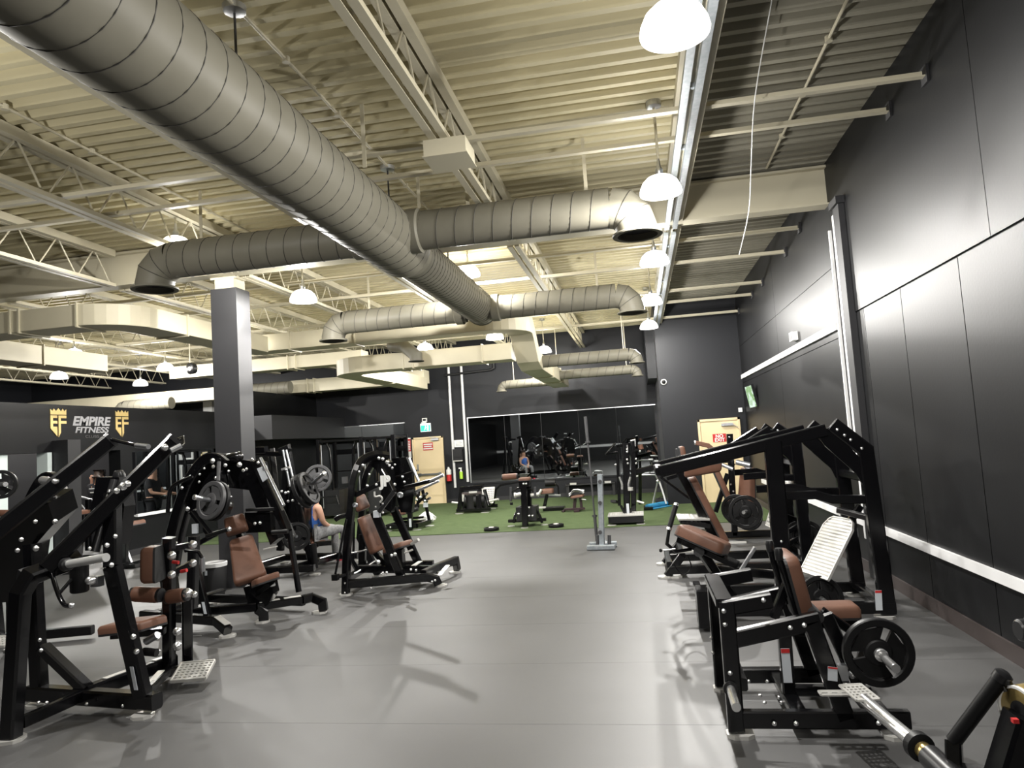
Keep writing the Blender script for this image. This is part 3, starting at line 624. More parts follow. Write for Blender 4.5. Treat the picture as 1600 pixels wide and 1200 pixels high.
beam(r1, off(s0, .0, 0, -.08), off(s1, -.02, 0, -.08), .1, .06, 'seat_rail'); beam(r1, off(yset(s0, 4.66), .05, 0, -.08), sp0, .06, .06, 'seat_support')
for px, py in ((1131, 955), (1133, 976), (1141, 1052), (1235, 981), (1257, 977), (1210, 1131), (1244, 1131), (1373, 1130), (1193, 938)): bolt(r1, off(P(px, py, yn - .045)), NY, .014)
for px, py in ((1111, 997), (1114, 1020)): bolt(r1, P(px, py, yf - .04), NY, .012)
for px, py in ((1170, 1065), (1199, 1065), (1188, 1087), (1195, 1098), (1217, 1090), (1221, 1098)): bolt(r1, P(px, py, 4.62), (0, -1, .4), .012)
for p in (pb, bb_, b1, yset(b1, yf)): foot(r1, (p.x + (.02 if p.x < .7 else -.07), p.y, 0), 0, .15, .13)
# ---- inclined leg press frames (two alike machines behind one another)
def leg_press(label, yn, yf, pxs, grp, mids=()):
    """pxs: function giving the point of the near frame for a named joint"""
    t = thing('leg_press_machine', label, 'exercise machine', (1.2, (yn + yf) / 2, 0), grp); J = pxs
    for y in (yn, yf):
        k = lambda n: yset(J[n], y)
        beam(t, k('tail'), k('peak_in'), .07, .11, 'top_rail')
        bent(t, [k('peak'), k('shoulder'), k('foot')], .075, .13, 'rear_post', up=(1, 0, 0))
        MB().prism([k('peak_in') + V((-.08, 0, -.03)), k('peak') + V((-.02, 0, -.02)), k('shoulder') + V((-.03, 0, -.1)), k('shoulder') + V((-.03, 0, -.36)), k('shoulder') + V((-.1, 0, -.2)), k('peak_in') + V((-.02, 0, -.14))], .03).build('gusset_plate', 'black_paint', t)
        if y in mids: beam(t, k('post_top'), k('post_bot'), .15, .09, 'mid_post')
        beam(t, k('base0'), k('base1'), .08, .1, 'base_rail')
        for f in (.12, .34, .52, .85): bolt(t, k('peak').lerp(k('shoulder'), f) + V((0, -.042, -.02)), NY, .014)
        for f in (.6, .68, .9) if y in mids else (): bolt(t, k('post_top').lerp(k('post_bot'), f) + V((0, -.05, 0)), NY, .012)
        foot(t, (J['foot'].x - .03, y, 0), 0, .16, .15); foot(t, (J['base0'].x + .06, y, 0), 0, .15, .15)
    bent(t, [yset(J['bar0'], yn), yset(J['bar1'], yn), yset(J['bar2'], yn), yset(J['bar3'], yn)], .06, .075, 'side_brace'); bent(t, [yset(J['bar0'], yf), yset(J['bar1'], yf), yset(J['bar2'], yf), yset(J['bar3'], yf)], .06, .075, 'side_brace')
    for n in ('tail', 'foot', 'base0', 'shoulder'):
        a, b = yset(J[n], yn), yset(J[n], yf)
        if n in ('foot', 'base0'): a = a + V((0, 0, .06)); b = b + V((0, 0, .06))
        if n == 'shoulder': a = a + V((0, 0, -.25)); b = b + V((0, 0, -.25))
        beam(t, a, b, .07, .07, 'crossbar')
    return t
ya, yb = 6.77, 7.62
J = dict(tail=P(1030, 737, ya), peak_in=P(1290, 672, ya), peak=P(1300, 663, ya), shoulder=P(1352, 703, ya), foot=P(1388, 962, ya), post_top=P(1207, 690, ya), post_bot=P(1229, 962, ya),
         base0=P(1100, 955, ya), base1=P(1400, 962, ya), bar0=P(1205, 776, ya), bar1=P(1275, 773, ya), bar2=P(1300, 780, ya), bar3=P(1350, 780, ya))
J['foot'].z = .03; J['post_bot'].z = .1; J['base0'].z = J['base1'].z = .09
r2 = leg_press('black leg press frame with upright silver foot plate, second machine along the right wall', ya, yb, J, 'leg presses by the right wall', (ya,))
ym = (ya + yb) / 2
c00, c10, c11, c01 = P(1254, 886, ym - .33), P(1290, 912, ym - .62), P(1331, 818, ym - .1), P(1300, 803, ym + .35)
pX = (c10 - c00); pY = ((c11 - c10) + (c01 - c00)) / 2
pcx = (c00 + c10 + c11 + c01) / 4
fx = V((.28, -.96, 0)).normalized(); lowm, topm = P(1272, 899, 7.1), P(1316, 810, 7.25)
pyv = (topm - lowm)
perforated(r2, mid(lowm, topm), fx, pyv, (.48, pyv.length), 18, 26, .014, 'foot_platform', 'aluminium', .1)
pn = fx.cross(pyv.normalized()); pn = pn if pn.x > 0 else -pn
for s in (-.1, .1):
    q0, q1 = mid(lowm, topm, .15) + fx * s + pn * .04, mid(lowm, topm, .9) + fx * s + pn * .04; beam(r2, q0, q1, .05, .05, 'platform_frame')
beam(r2, mid(lowm, topm, .75) + pn * .06, yset(P(1345, 790, ym), ym), .08, .06, 'platform_arm'); beam(r2, mid(lowm, topm, .12) + pn * .05, V((1.55, ym, .12)), .09, .06, 'platform_leg')
beam(r2, P(1310, 797, ym), P(1368, 812, ym - .3), .06, .05, 'carriage_bar', m='plastic_black')
pl = P(1283, 935, 6.95); rod(r2, off(pl, 0, .35, 0), off(pl, 0, -.12, 0), .024, 'weight_horn', 'chrome', 16); tag(weight_plate(None, pl, (0.15, -1, .25), .2, .05, 'rubber', 3, 'weight_plate', .5), 'black weight plate lying low under the silver foot platform', 'weight plate')
sticker(r2, P(1373, 938, ya - .042), (1, 0, 0), (0.05, 0, 1), (.055, .17))
# its seat and hand grips
q0, q1 = P(1068, 822, 7.15), P(1136, 852, 7.0); sd_ = (q1 - q0).normalized(); nz = V((-sd_.z, 0, sd_.x)).normalized(); nz = nz if nz.z > 0 else -nz
pad(r2, mid(q0, q1) + nz * -.03, sd_.cross(nz), sd_, nz, (.44, (q1 - q0).length * 1.06, .1), .86, 'seat')
beam(r2, q0 + nz * -.13, q1 + nz * -.13 + sd_ * .15, .12, .06, 'seat_rail'); beam(r2, mid(q0, q1) + nz * -.14, V((.75, 7.2, .1)), .09, .08, 'seat_post'); MB().rod(P(1092, 862, 6.95), P(1092, 862, 7.3), .05, 16).build('pivot_shaft', 'black_matte', r2, 40)
for dy in (0, .32):
    g0, g1 = P(1056, 790, 6.95 + dy), P(1046, 824, 6.9 + dy); rod(r2, g0, g1, .024, 'hand_grip', 'rubber', 14); MB().lathe(g0, g0 - g1, [(0, .025), (.02, .025), (.03, .01)], 14).build('grip_cap', 'chrome', r2, 50); MB().lathe(g1, g1 - g0, [(0, .026), (.025, .026)], 14).build('grip_cap', 'chrome', r2, 50)
    tube(r2, [g1, P(1042, 850, 6.95 + dy), P(1056, 862, 7.0 + dy), P(1080, 858, 7.05 + dy)], .016, 'grip_arm')
knob = P(1035, 860, 6.9); rod(r2, knob, off(knob, .12, 0, .01), .007, 'latch_pin', 'chrome'); MB().lathe(knob, (-1, 0, 0), [(0, .006), (.012, .018), (.03, .012)], 12).build('latch_knob', 'plastic_black', r2, 50)
ch0 = P(1095, 955, 6.5); MB().sweep([V((.42, 6.55, .03)), V((.42, 6.55, .34))], rect_section(.1, .28)).build('end_box', 'black_paint', r2)
for (a, b, c, d_) in ((1060, 862, 1082, .25), (1103, 873, 1122, .3), (1132, 848, 1162, .28)):
    pc_ = P((a + c) / 2, b, 7.9); perforated(r2, pc_, (1, 0, 0), (0, 1, -.15), (.2, .3), 6, 7, .012, 'step_plate')
tube(r2, smooth_path([P(1074, 868, 6.85), P(1080, 885, 6.85), P(1072, 897, 6.85), P(1060, 893, 6.85), P(1052, 880, 6.85)]), .006, 'cable')
beam(r2, P(1155, 895, 7.2), P(1180, 855, 7.2), .05, .03, 'release_lever', m='steel'); beam(r2, P(1120, 890, 7.3), P(1240, 900, 7.3), .08, .08, 'under_rail')
# ---- second leg press behind it
y3, y4 = 8.75, 9.6
J3 = dict(tail=P(1150, 706, y3), peak_in=P(1203, 672, y3), peak=P(1210, 667, y3), shoulder=P(1243, 690, y3), foot=P(1262, 880, y3), post_top=P(1160, 695, y3), post_bot=P(1170, 880, y3),
          base0=P(1047, 900, y3), base1=P(1268, 880, y3), bar0=P(1162, 745, y3), bar1=P(1200, 742, y3), bar2=P(1212, 746, y3), bar3=P(1240, 746, y3))
J3['foot'].z = .03; J3['post_bot'].z = .1; J3['base0'].z = J3['base1'].z = .09; J3['base0'].x = .22
r3 = leg_press('black leg press frame with reclined brown backrest, third machine along the right wall', y3, y4, J3, 'leg presses by the right wall')
m3 = (y3 + y4) / 2
k0, k1 = P(1062, 737, m3), P(1127, 862, m3); beam(r3, k0, k1, .1, .07, 'back_spine', up=(0, 1, 0)); dv = (k0 - k1).normalized(); nr = V((-dv.z, 0, dv.x)); nr = nr if nr.z > 0 else -nr
pad(r3, mid(k0, k1, .52) + nr * .1, (0, 1, 0), dv, nr, (.42, (k0 - k1).length * .84, .08), .85, 'backrest')
pad(r3, P(1098, 735, m3 - .28) + V((0, 0, 0)), (0, 1, 0), (1, 0, .12), (-.12, 0, -1), (.16, .44, .1), 1.0, 'shoulder_pad'); pad(r3, P(1098, 735, m3 + .28), (0, 1, 0), (1, 0, .12), (-.12, 0, -1), (.16, .44, .1), 1.0, 'shoulder_pad')
beam(r3, P(1032, 745, m3), P(1085, 785, m3), .03, .03, 'diagonal_brace'); beam(r3, P(1070, 745, m3), P(1088, 790, m3), .03, .03, 'diagonal_brace'); beam(r3, P(1042, 748, m3), P(1060, 742, m3), .05, .05, 'head_bar')
perforated(r3, P(1216, 786, m3), (0.1, -1, 0), P(1228, 775, m3) - P(1206, 797, m3) + V((0, 0, .3)), (.42, .62), 12, 14, .014, 'foot_platform', 'aluminium', .1)
perforated(r3, P(1222, 768, m3 + .5), (0.1, -1, 0), V((.45, 0, .7)), (.3, .3), 6, 8, .014, 'top_platform', 'aluminium')
l0, l1 = P(1040, 905, y3), P(1066, 868, y3); beam(r3, V((l0.x + .02, y3, .02)), l1, .06, .09, 'front_leg', up=(1, 0, 0)); beam(r3, yset(V((l0.x + .02, y4, .02)), y4), yset(l1, y4), .06, .09, 'front_leg', up=(1, 0, 0)); foot(r3, (l0.x, y3, 0), 0, .17, .16); foot(r3, (l0.x, y4, 0), 0, .17, .16)
beam(r3, yset(l1, y3), yset(l1, y4), .07, .07, 'crossbar')
perforated(r3, P(1082, 808, m3), (0, 1, 0), (1, 0, -.05), (.5, .36), 7, 12, .012, 'step_plate'); beam(r3, P(1062, 812, m3), P(1108, 820, m3), .3, .06, 'step_box', m='black_matte')
for px, py, r_, y in ((1165, 800, .2, 9.0), (1150, 795, .18, 9.3), (1262, 838, .19, 9.2), (1250, 835, .17, 9.5)):
    c_ = P(px, py, y); tag(weight_plate(None, c_, (-.35, -1, .1), r_, .05, 'rubber', 3), 'black weight plate on the second leg press, %s' % {1165: 'right one beside the brown pad', 1150: 'left one beside the brown pad', 1262: 'front one near the wall', 1250: 'rear one near the wall'}[px], 'weight plate'); rod(r3, off(c_, .15, .3, 0), off(c_, -.04, -.12, .01), .022, 'weight_horn', 'chrome')
for a, b in (((1225, 835), (1262, 812)), ((1222, 855), (1265, 830)), ((1215, 800), (1260, 818))): beam(r3, P(*a, m3), P(*b, m3), .05, .05, 'linkage')
# ---- third machine: chest-supported unit with upright pad
r5 = thing('seated_press_machine', 'black machine with upright brown pad in front of the NO EXIT door', 'exercise machine', (1.1, 11.6, 0))
y5 = 11.6
beam(r5, V((1.32, y5, .05)), P(1140, 678, y5), .09, .1, 'main_post'); beam(r5, V((.5, y5, .06)), V((2.0, y5, .06)), .1, .1, 'base_rail'); beam(r5, V((.9, y5 - .45, .06)), V((.9, y5 + .45, .06)), .1, .08, 'base_crossbar')
for px, py in ((1140, 683), (1142, 757), (1146, 768)): bolt(r5, P(px, py, y5 - .06), NY, .016)
MB().lathe(P(1140, 697, y5 - .06), NY, [(0, .035), (.03, .035), (.04, .02)], 16).build('pulley', 'steel', r5, 50)
pad(r5, P(1166, 762, y5 - .1), (.55, -.8, 0), (.12, 0, 1), (-.8, -.55, .1), (.3, .62, .1), .75, 'chest_pad')
pad(r5, P(1128, 755, y5), (0, 1, 0), (-.35, 0, 1), (.95, 0, .3), (.22, .7, .08), .9, 'backrest')
bent(r5, [P(1087, 692, y5 - .2), P(1106, 696, y5 - .2), P(1118, 706, y5 - .2)], .07, .07, 'padded_arm', 'leather'); MB().lathe(P(1087, 692, y5 - .2), (-1, 0, 0), [(0, .035), (.02, .03)], 12).build('arm_cap', 'chrome', r5, 50)
bent(r5, [P(1118, 712, y5 + .2), P(1138, 718, y5 + .2), P(1146, 728, y5 + .2)], .07, .07, 'padded_arm', 'leather')
rod(r5, P(1128, 726, y5 - .25), P(1145, 733, y5 - .3), .03, 'handle', 'steel'); rod(r5, P(1150, 722, y5 - .25), P(1172, 727, y5 - .3), .04, 'handle', 'steel'); rod(r5, P(1165, 730, y5 - .25), P(1180, 737, y5 - .3), .03, 'handle', 'steel')
bent(r5, [P(1173, 688, 11.0), P(1173, 676, 11.0), P(1178, 672, 11.0), P(1185, 676, 11.0)], .03, .03, 'hook', 'aluminium'); beam(r5, P(1172, 684, 11.0), P(1190, 676, 11.0), .1, .1, 'hook_block')
MB().box(P(1062, 711, y5), (.12, .1, .2)).build('pad_bracket', 'black_matte', r5); pad(r5, P(1067, 708, y5), (0, 1, 0), (-.1, 0, 1), (1, 0, .1), (.25, .22, .08), .9, 'head_pad')
beam(r5, P(1056, 724, y5), P(1137, 720, y5), .06, .06, 'pad_rail'); beam(r5, P(1118, 800, y5), P(1137, 740, y5), .07, .07, 'strut')
for px, py in ((1152, 800), (1170, 808)): tag(weight_plate(None, P(px, py, 11.2), (-.5, -1, .1), .2, .06, 'rubber', 3), 'black weight plate at the foot of the upright pad machine, %s' % ('left one' if px < 1160 else 'right one'), 'weight plate'); rod(r5, P(px, py, 11.5), P(px, py, 11.0), .022, 'weight_horn', 'chrome')
# ---- machine cut off at the lower right corner
r0 = thing('lever_machine', 'black lever machine with chrome tube and disc, cut off at the lower right corner', 'exercise machine', (1.7, 3.0, 0))
t0, t1, t2 = P(1350, 1094, 3.95), P(1436, 1166, 3.45), P(1453, 1182, 3.37)
rod(r0, t0, t1, .032, 'chrome_tube', 'chrome', 20); MB().lathe(t1, t1 - t0, [(-.02, .06), (.02, .06), (.03, .035)], 20).build('tube_collar', 'rubber', r0, 50); rod(r0, t1, t2, .036, 'brass_sleeve', 'brass', 20)
rod(r0, t2, t2 + (t2 - t1) * 3, .05, 'sleeve_cover', 'plastic_black', 16)
dd = (t1 - t0).normalized(); perforated(r0, t0 - dd * .05 + V((0, 0, .02)), dd.cross(V((0, 0, 1))), dd, (.11, .2), 6, 5, .006, 'perforated_tab')
perforated(r0, P(1320, 1083, 4.15), (1, 0, 0), (0, 1, 0), (.25, .06), 2, 5, .006, 'perforated_tab')
h0, h1 = P(1490, 1158, 3.3), P(1562, 1062, 3.2); tube(r0, [h0, mid(h0, h1), h1], .03, 'lever_bar', 'rubber', 14); MB().lathe(h1, h1 - h0, [(0, .035), (.03, .035), (.04, .02)], 14).build('bar_end', 'plastic_black', r0, 50)
beam(r0, h1, P(1580, 1090, 3.25), .06, .05, 'lever_link'); beam(r0, h0, P(1492, 1215, 3.25), .06, .05, 'lever_link'); beam(r0, P(1560, 1250, 3.1), P(1600, 1120, 3.1), .14, .1, 'upright'); beam(r0, P(1490, 1215, 3.25), P(1600, 1230, 3.1), .1, .1, 'lower_rail')
dc = P(1606, 1112, 3.15); MB().lathe(dc, (-1, -.35, 0), [(-.05, .1), (.03, .1), (.035, .095)], 32).build('disc', 'brass', r0, 50); MB().lathe(dc, (-1, -.35, 0), [(.034, .088), (.036, .001)], 32, False).build('disc_face', 'plastic_black', r0); MB().lathe(dc, (-1, -.35, 0), [(.030, .101), (.042, .099), (.042, .09), (.034, .088)], 32, False).build('disc_rim', 'white', r0, 50)
MB().box(P(1586, 1126, 2.98), (.02, .02, .015)).build('red_button', 'red', r0)
beam(r0, V((1.55, 3.0, .05)), V((2.1, 3.0, .05)), .12, .1, 'base_rail'); beam(r0, V((1.85, 3.0, .05)), P(1590, 1190, 3.1), .12, .1, 'base_post'); 
db = thing('padded_roller', 'black roller end at the right edge below the white rail', 'roller', P(1605, 988, 4.6))
MB().lathe(P(1590, 985, 4.6), (1, .1, 0), [(0, .05), (.01, .062), (.06, .062), (.08, .085), (.25, .085)], 24).build('roller_body', 'plastic_black', db, 40); MB().rod(P(1620, 990, 4.62), V((2.35, 4.62, 0)), .03).build('stand', 'black_paint', db)
# ============================================================ MACHINES ON THE LEFT
# ---- lat pulldown in the left foreground
A = thing('lat_pulldown_machine', 'black lat pulldown with two long raised lever arms, nearest on the left', 'exercise machine', (-4.1, 4.7, 0))
cb0, cb1 = P(47, 1088, 4.74), P(246, 1108, 4.56); cb0.z = cb1.z = .1; beam(A, cb0, cb1, .1, .11, 'base_crossbar')
foot(A, (cb0.x + .06, cb0.y, 0), .2, .14, .13); foot(A, (cb1.x - .1, cb1.y - .02, 0), .2, .14, .13)
p1b, p1t = P(17, 1143, 4.14), P(32, 918, 4.18); p1b.z = .02
bent(A, [p1b, p1t + V((0, 0, -.04)), P(48, 900, 4.22), P(80, 888, 4.35), P(125, 872, 4.5)], .11, .1, 'rear_post', up=(0, 1, 0)); foot(A, (p1b.x, p1b.y, 0), .4, .16, .15)
bent(A, [P(32, 915, 4.25), P(36, 895, 4.25), P(52, 890, 4.3)], .05, .05, 'post_cap', 'plastic_black')
beam(A, P(62, 1080, 4.74), P(50, 850, 4.78), .1, .1, 'left_upright'); beam(A, P(68, 1012, 4.74), P(137, 1078, 4.68), .09, .08, 'diagonal_brace')
beam(A, P(35, 1128, 4.2), P(135, 1084, 4.66), .05, .08, 'foot_link')
e0, e1 = P(132, 1076, 4.66), P(272, 1040, 5.42); e0.z = e1.z = .12; beam(A, e0, e1, .09, .1, 'centre_rail'); 
for (a, b) in ((.2, .62), (.75, .97)): MB().beam(mid(e0, e1, a) + V((0, 0, .054)), mid(e0, e1, b) + V((0, 0, .054)), .05, .006).build('tread_strip', 'aluminium', A)
p3b, p3t = P(223, 1088, 4.56), P(176, 885, 4.5); beam(A, p3b, p3t, .11, .09, 'right_upright', up=(0, 1, 0)); beam(A, p3t, P(176, 770, 4.62), .11, .08, 'right_upright_top', up=(0, 1, 0))
sticker(A, P(209, 1060, 4.49), (1, -.1, 0), (-.2, 0, 1), (.03, .16), False)
# lever arms
a10, a11 = P(-45, 862, 4.35), P(170, 690, 5.0); beam(A, a10, a11, .1, .12, 'lever_arm'); a20, a21 = P(72, 888, 4.3), P(270, 690, 4.85); beam(A, a20, a21, .09, .11, 'lever_arm')
beam(A, a11, a11 + (a11 - a10).normalized() * .03, .106, .126, 'arm_cap', 'plastic_black'); beam(A, a21, a21 + (a21 - a20).normalized() * .03, .096, .116, 'arm_cap', 'plastic_black')
tube(A, [a11 + V((.03, -.02, .02)), P(190, 691, 4.95), P(213, 696, 4.9)], .014, 'handle_stem'); rod(A, P(213, 696, 4.9), P(232, 698, 4.85), .02, 'hand_grip', 'steel')
tube(A, [a21 + V((.04, 0, .01)), P(285, 684, 4.9), P(286, 692, 4.85), P(282, 697, 4.8)], .014, 'handle_stem'); rod(A, P(283, 696, 4.8), P(267, 704, 4.75), .02, 'hand_grip', 'steel'); bolt(A, P(257, 699, 4.75), NY, .03)
# pivot housings
MB().prism([P(px, py, 4.95 + (py - 840) * .0022) for px, py in ((-10, 845), (60, 775), (95, 775), (104, 805), (60, 855), (50, 925), (-10, 930))], .25).build('pivot_housing', 'black_paint', A)
MB().prism([P(160, 745, 4.75), P(195, 745, 4.75), P(203, 790, 4.75), P(196, 850, 4.75), P(165, 850, 4.75), P(150, 800, 4.75)], .12).build('pivot_plate', 'black_paint', A)
MB().lathe(P(186, 742, 4.75), (0, -.2, 1), [(-.06, .04), (0, .045), (.03, .03), (.035, .001)], 18, False).build('pivot_cap', 'plastic_black', A, 50)
rod(A, P(180, 750, 4.65), P(148, 862, 4.5), .032, 'shock_rod', 'plastic_black'); rod(A, P(172, 765, 4.6), P(160, 800, 4.55), .012, 'shock_pin', 'chrome')
for px, py, r_ in ((192, 760, .03), (199, 756, .025), (182, 767, .022), (33, 843, .018), (27, 860, .018), (56, 857, .022), (55, 815, .016), (86, 815, .02), (140, 857, .014), (167, 852, .018), (180, 838, .016), (174, 883, .018), (62, 1000, .014), (64, 1016, .014), (208, 995, .02), (213, 1018, .02)): bolt(A, P(px, py, 4.42), (.3, -1, .1), r_)
for px, py in ((60, 1098), (73, 1098), (192, 1103), (210, 1105), (135, 1100)): bolt(A, P(px, py, 4.55), (.1, -1, 0), .014)
rod(A, P(104, 882, 4.3), P(166, 871, 4.18), .028, 'weight_horn', 'horn_chrome', 20); MB().lathe(P(104, 882, 4.3), P(166, 871, 4.18) - P(104, 882, 4.3), [(-.02, .045), (.02, .045), (.03, .03)], 18).build('horn_collar', 'plastic_black', A, 50)
rod(A, P(66, 750, 4.9), P(92, 754, 4.8), .03, 'weight_horn', 'chrome', 18); bolt(A, P(86, 752, 4.7), (.5, -1, 0), .03)
MB().lathe(P(124, 905, 4.42), (0, 0, 1), [(-.09, .05), (-.08, .06), (.1, .06), (.1, .03)], 20).build('bumper', 'rubber', A, 50)
MB().box(P(152, 908, 4.45), (.06, .06, .07)).build('adjuster_block', 'steel', A); MB().lathe(P(146, 906, 4.42), (-.2, -1, 0), [(0, .03), (.03, .032), (.05, .02), (.055, .001)], 16, False).build('adjuster_knob', 'chrome', A, 50)
tube(A, smooth_path([P(76, 872, 4.3), P(82, 900, 4.3), P(92, 930, 4.28), P(101, 945, 4.25), P(112, 947, 4.2)]), .016, 'hook_handle'); rod(A, P(92, 928, 4.28), P(112, 905, 4.35), .012, 'hook_brace'); bolt(A, P(112, 946, 4.2), (1, -.5, .1), .02)
# seat side
pad(A, P(208, 975, 4.95), (.25, .97, 0), (.97, -.25, .12), (-.12, 0, 1), (.3, .46, .06), .9, 'seat')
beam(A, P(175, 992, 4.95), P(258, 985, 5.1), .1, .05, 'seat_rail'); rod(A, P(228, 1003, 4.75), P(246, 992, 4.75), .026, 'seat_handle', 'steel'); rod(A, P(225, 1018, 4.8), P(245, 1020, 4.8), .03, 'seat_bumper', 'rubber')
sA, sB = P(264, 1042, 5.3), P(264, 840, 5.2); sA.z = .1; beam(A, sA, sB, .085, .08, 'seat_post'); tA, tB = P(293, 1030, 5.45), P(292, 935, 5.3); tA.z = .08; beam(A, tA, tB, .08, .08, 'roller_post'); beam(A, P(300, 950, 5.6), P(303, 838, 5.6), .08, .08, 'rear_seat_post')
pad(A, P(236, 881, 5.05), (.3, -.95, 0), (-.02, 0, 1), (-.95, -.3, .05), (.26, .27, .1), .7, 'knee_pad')
roller(A, P(209, 928, 5.05), P(250, 930, 5.05), .06); roller(A, P(262, 933, 5.1), P(291, 929, 5.1), .055)
beam(A, P(248, 862, 5.2), P(305, 850, 5.5), .05, .05, 'top_link'); beam(A, P(250, 905, 5.2), P(300, 880, 5.5), .05, .05, 'top_link')
for px, py, r_ in ((268, 868, .035), (268, 898, .033), (301, 851, .035), (301, 880, .032), (293, 927, .04), (303, 929, .028), (277, 987, .035), (277, 1010, .035), (245, 994, .035), (245, 1020, .032)): bolt(A, P(px, py, 5.0), (.4, -1, 0), r_)
rod(A, P(270, 878, 5.05), P(279, 879, 5.05), .014, 'selector_knob', 'red'); rod(A, P(283, 893, 5.05), P(292, 891, 5.05), .014, 'selector_knob', 'red')
tube(A, [P(290, 860, 5.3), P(310, 862, 5.3), P(316, 872, 5.3)], .014, 'grip_stem'); rod(A, P(316, 872, 5.3), P(317, 893, 5.3), .02, 'hand_grip', 'steel')
beam(A, P(262, 1052, 5.2), P(322, 1036, 5.55), .06, .06, 'step_rail'); fx0 = P(302, 1050, 5.2); perforated(A, V((fx0.x, fx0.y, .1)), (.97, .25, 0), (-.3, 1, .25), (.26, .26), 7, 7, .014, 'foot_plate')
MB().beam(P(232, 1070, 4.85), P(252, 1048, 5.1), .05, .008).build('tread_strip', 'aluminium', A); beam(A, P(232, 1078, 4.8), P(262, 1050, 5.2), .05, .06, 'step_link')
# ---- machine behind it at the left edge
B = thing('plate_loaded_row_machine', 'black machine half hidden behind the lat pulldown at the left edge', 'exercise machine', (-6.3, 6.4, 0))
bent(B, smooth_path([P(18, 905, 6.2), P(24, 850, 6.2), P(40, 800, 6.2), P(62, 756, 6.2), P(76, 745, 6.2), P(88, 752, 6.2), P(100, 775, 6.2)], 3), .1, .09, 'arched_frame', up=(0, 1, 0))
b0, b1 = P(20, 905, 6.2), P(20, 920, 6.2); b0.z = .6; beam(B, V((b0.x, 6.2, .02)), b0, .1, .09, 'post'); foot(B, (b0.x, 6.2, 0), 0, .15, .15)
beam(B, V((b0.x - .6, 6.25, .08)), V((b0.x + .55, 6.6, .08)), .09, .09, 'base_rail'); perforated(B, P(0, 1002, 5.9), (1, 0, 0), (0, 1, .2), (.3, .2), 5, 7, .012, 'foot_plate')
q = P(2, 757, 6.0); rod(B, off(q, -.3, .1, 0), off(q, .1, -.05, 0), .024, 'weight_horn', 'chrome'); beam(B, off(q, -.3, .1, 0), V((q.x - .35, 6.3, .08)), .09, .09, 'horn_post')
tag(weight_plate(None, q, (.5, -.85, 0), .14, .045, 'rubber', 3), 'black weight plate on the machine at the left edge', 'weight plate')
rod(B, P(0, 802, 6.1), P(12, 802, 6.1), .035, 'hand_grip', 'leather'); tube(B, [P(12, 805, 6.2), P(25, 795, 6.2), P(36, 788, 6.2)], .014, 'grip_stem', 'chrome')
for px, py in ((70, 757), (62, 770), (52, 785), (44, 800)): bolt(B, P(px, py, 6.12), NY, .016)
# ---- bench with brown pad by the partition
Hb = thing('preacher_bench', 'black bench with narrow brown arm pad below the partition mirror', 'bench', (-8.8, 11.0, 0))
pad(Hb, P(202, 820, 11.0), (0, 1, 0), (1, 0, .25), (-.25, 0, 1), (.45, .34, .07), 1.0, 'arm_pad'); beam(Hb, P(196, 880, 11.0), P(196, 826, 11.0), .08, .08, 'post'); beam(Hb, P(183, 888, 11.0), P(218, 878, 11.0), .07, .06, 'base_rail', m='black_paint'); beam(Hb, P(205, 880, 11.1), P(188, 835, 11.1), .05, .05, 'brace', m='steel')
for px, py in ((197, 838), (198, 848), (190, 842)): bolt(Hb, P(px, py, 10.9), NY, .02)
beam(Hb, V((P(196, 880, 11.0).x - .3, 11, .04)), V((P(196, 880, 11.0).x + .3, 11, .04)), .3, .06, 'foot_rail')
# ---- incline chest press
C = thing('chest_press_machine', 'black plate loaded incline press with tall brown backrest before the column', 'exercise machine', (-4.5, 7.3, 0))
yc = 7.3
# back and seat
bt_, bb2 = P(378, 836, yc - .1), P(392, 915, yc - .35)
dv = (P(378, 835, 7.25) - P(397, 915, 6.95)).normalized(); face = V((.42, -.86, .3)); side = dv.cross(face).normalized(); face = side.cross(dv).normalized(); face = face if face.y < 0 else -face
pad(C, mid(P(376, 835, 7.25), P(392, 912, 7.0)), side, dv, face, (.34, .55, .08), .72, 'backrest')
pad(C, P(368, 819, 7.3), side, dv, face, (.24, .21, .085), .92, 'head_pad')
pad(C, P(416, 904, 6.95), side, (.55, -.8, .2), (-.05, -.1, 1), (.3, .3, .06), .8, 'seat')
beam(C, P(372, 825, 7.42), P(397, 925, 7.2), .07, .07, 'back_spine', up=(1, 0, 0)); beam(C, P(400, 930, 7.1), P(425, 912, 7.0), .08, .06, 'seat_rail')
MB().prism([P(385, 915, 7.1), P(428, 905, 7.05), P(432, 925, 7.05), P(420, 945, 7.1), P(392, 940, 7.15)], .1).build('seat_bracket', 'black_paint', C)
# base
k0 = P(300, 968, 6.75); k0.z = .14; k1 = V((-4.32, 6.62, .14)); k2 = V((-4.15, 6.54, .08))
bent(C, [V((-5.4, 6.95, .14)), k1, V((-4.14, 6.53, .06))], .09, .09, 'base_rail'); foot(C, (-4.15, 6.54, 0), .3, .15, .13); MB().beam(mid(k1, k2, .1) + V((0, 0, .05)), mid(k1, k2, 1) + V((.02, -.02, .045)), .07, .006).build('tread_strip', 'aluminium', C)
c2, c3 = V((-4.12, 7.05, .17)), V((-3.75, 7.32, .17)); beam(C, V((-5.0, 6.9, .15)), c2, .08, .09, 'centre_rail'); beam(C, c2, c3, .09, .08, 'front_bar'); bent(C, [c3, V((-3.68, 7.42, .17)), V((-3.56, 7.42, .12)), V((-3.55, 7.42, .03))], .09, .09, 'front_foot_bar'); foot(C, (-3.6, 7.42, 0), 0, .15, .13)
for f, g_ in ((.05, .5), (.6, .98)): MB().beam(c2.lerp(c3, f) + V((0, 0, .043)), c2.lerp(c3, g_) + V((0, 0, .043)), .07, .006).build('tread_strip', 'aluminium', C)
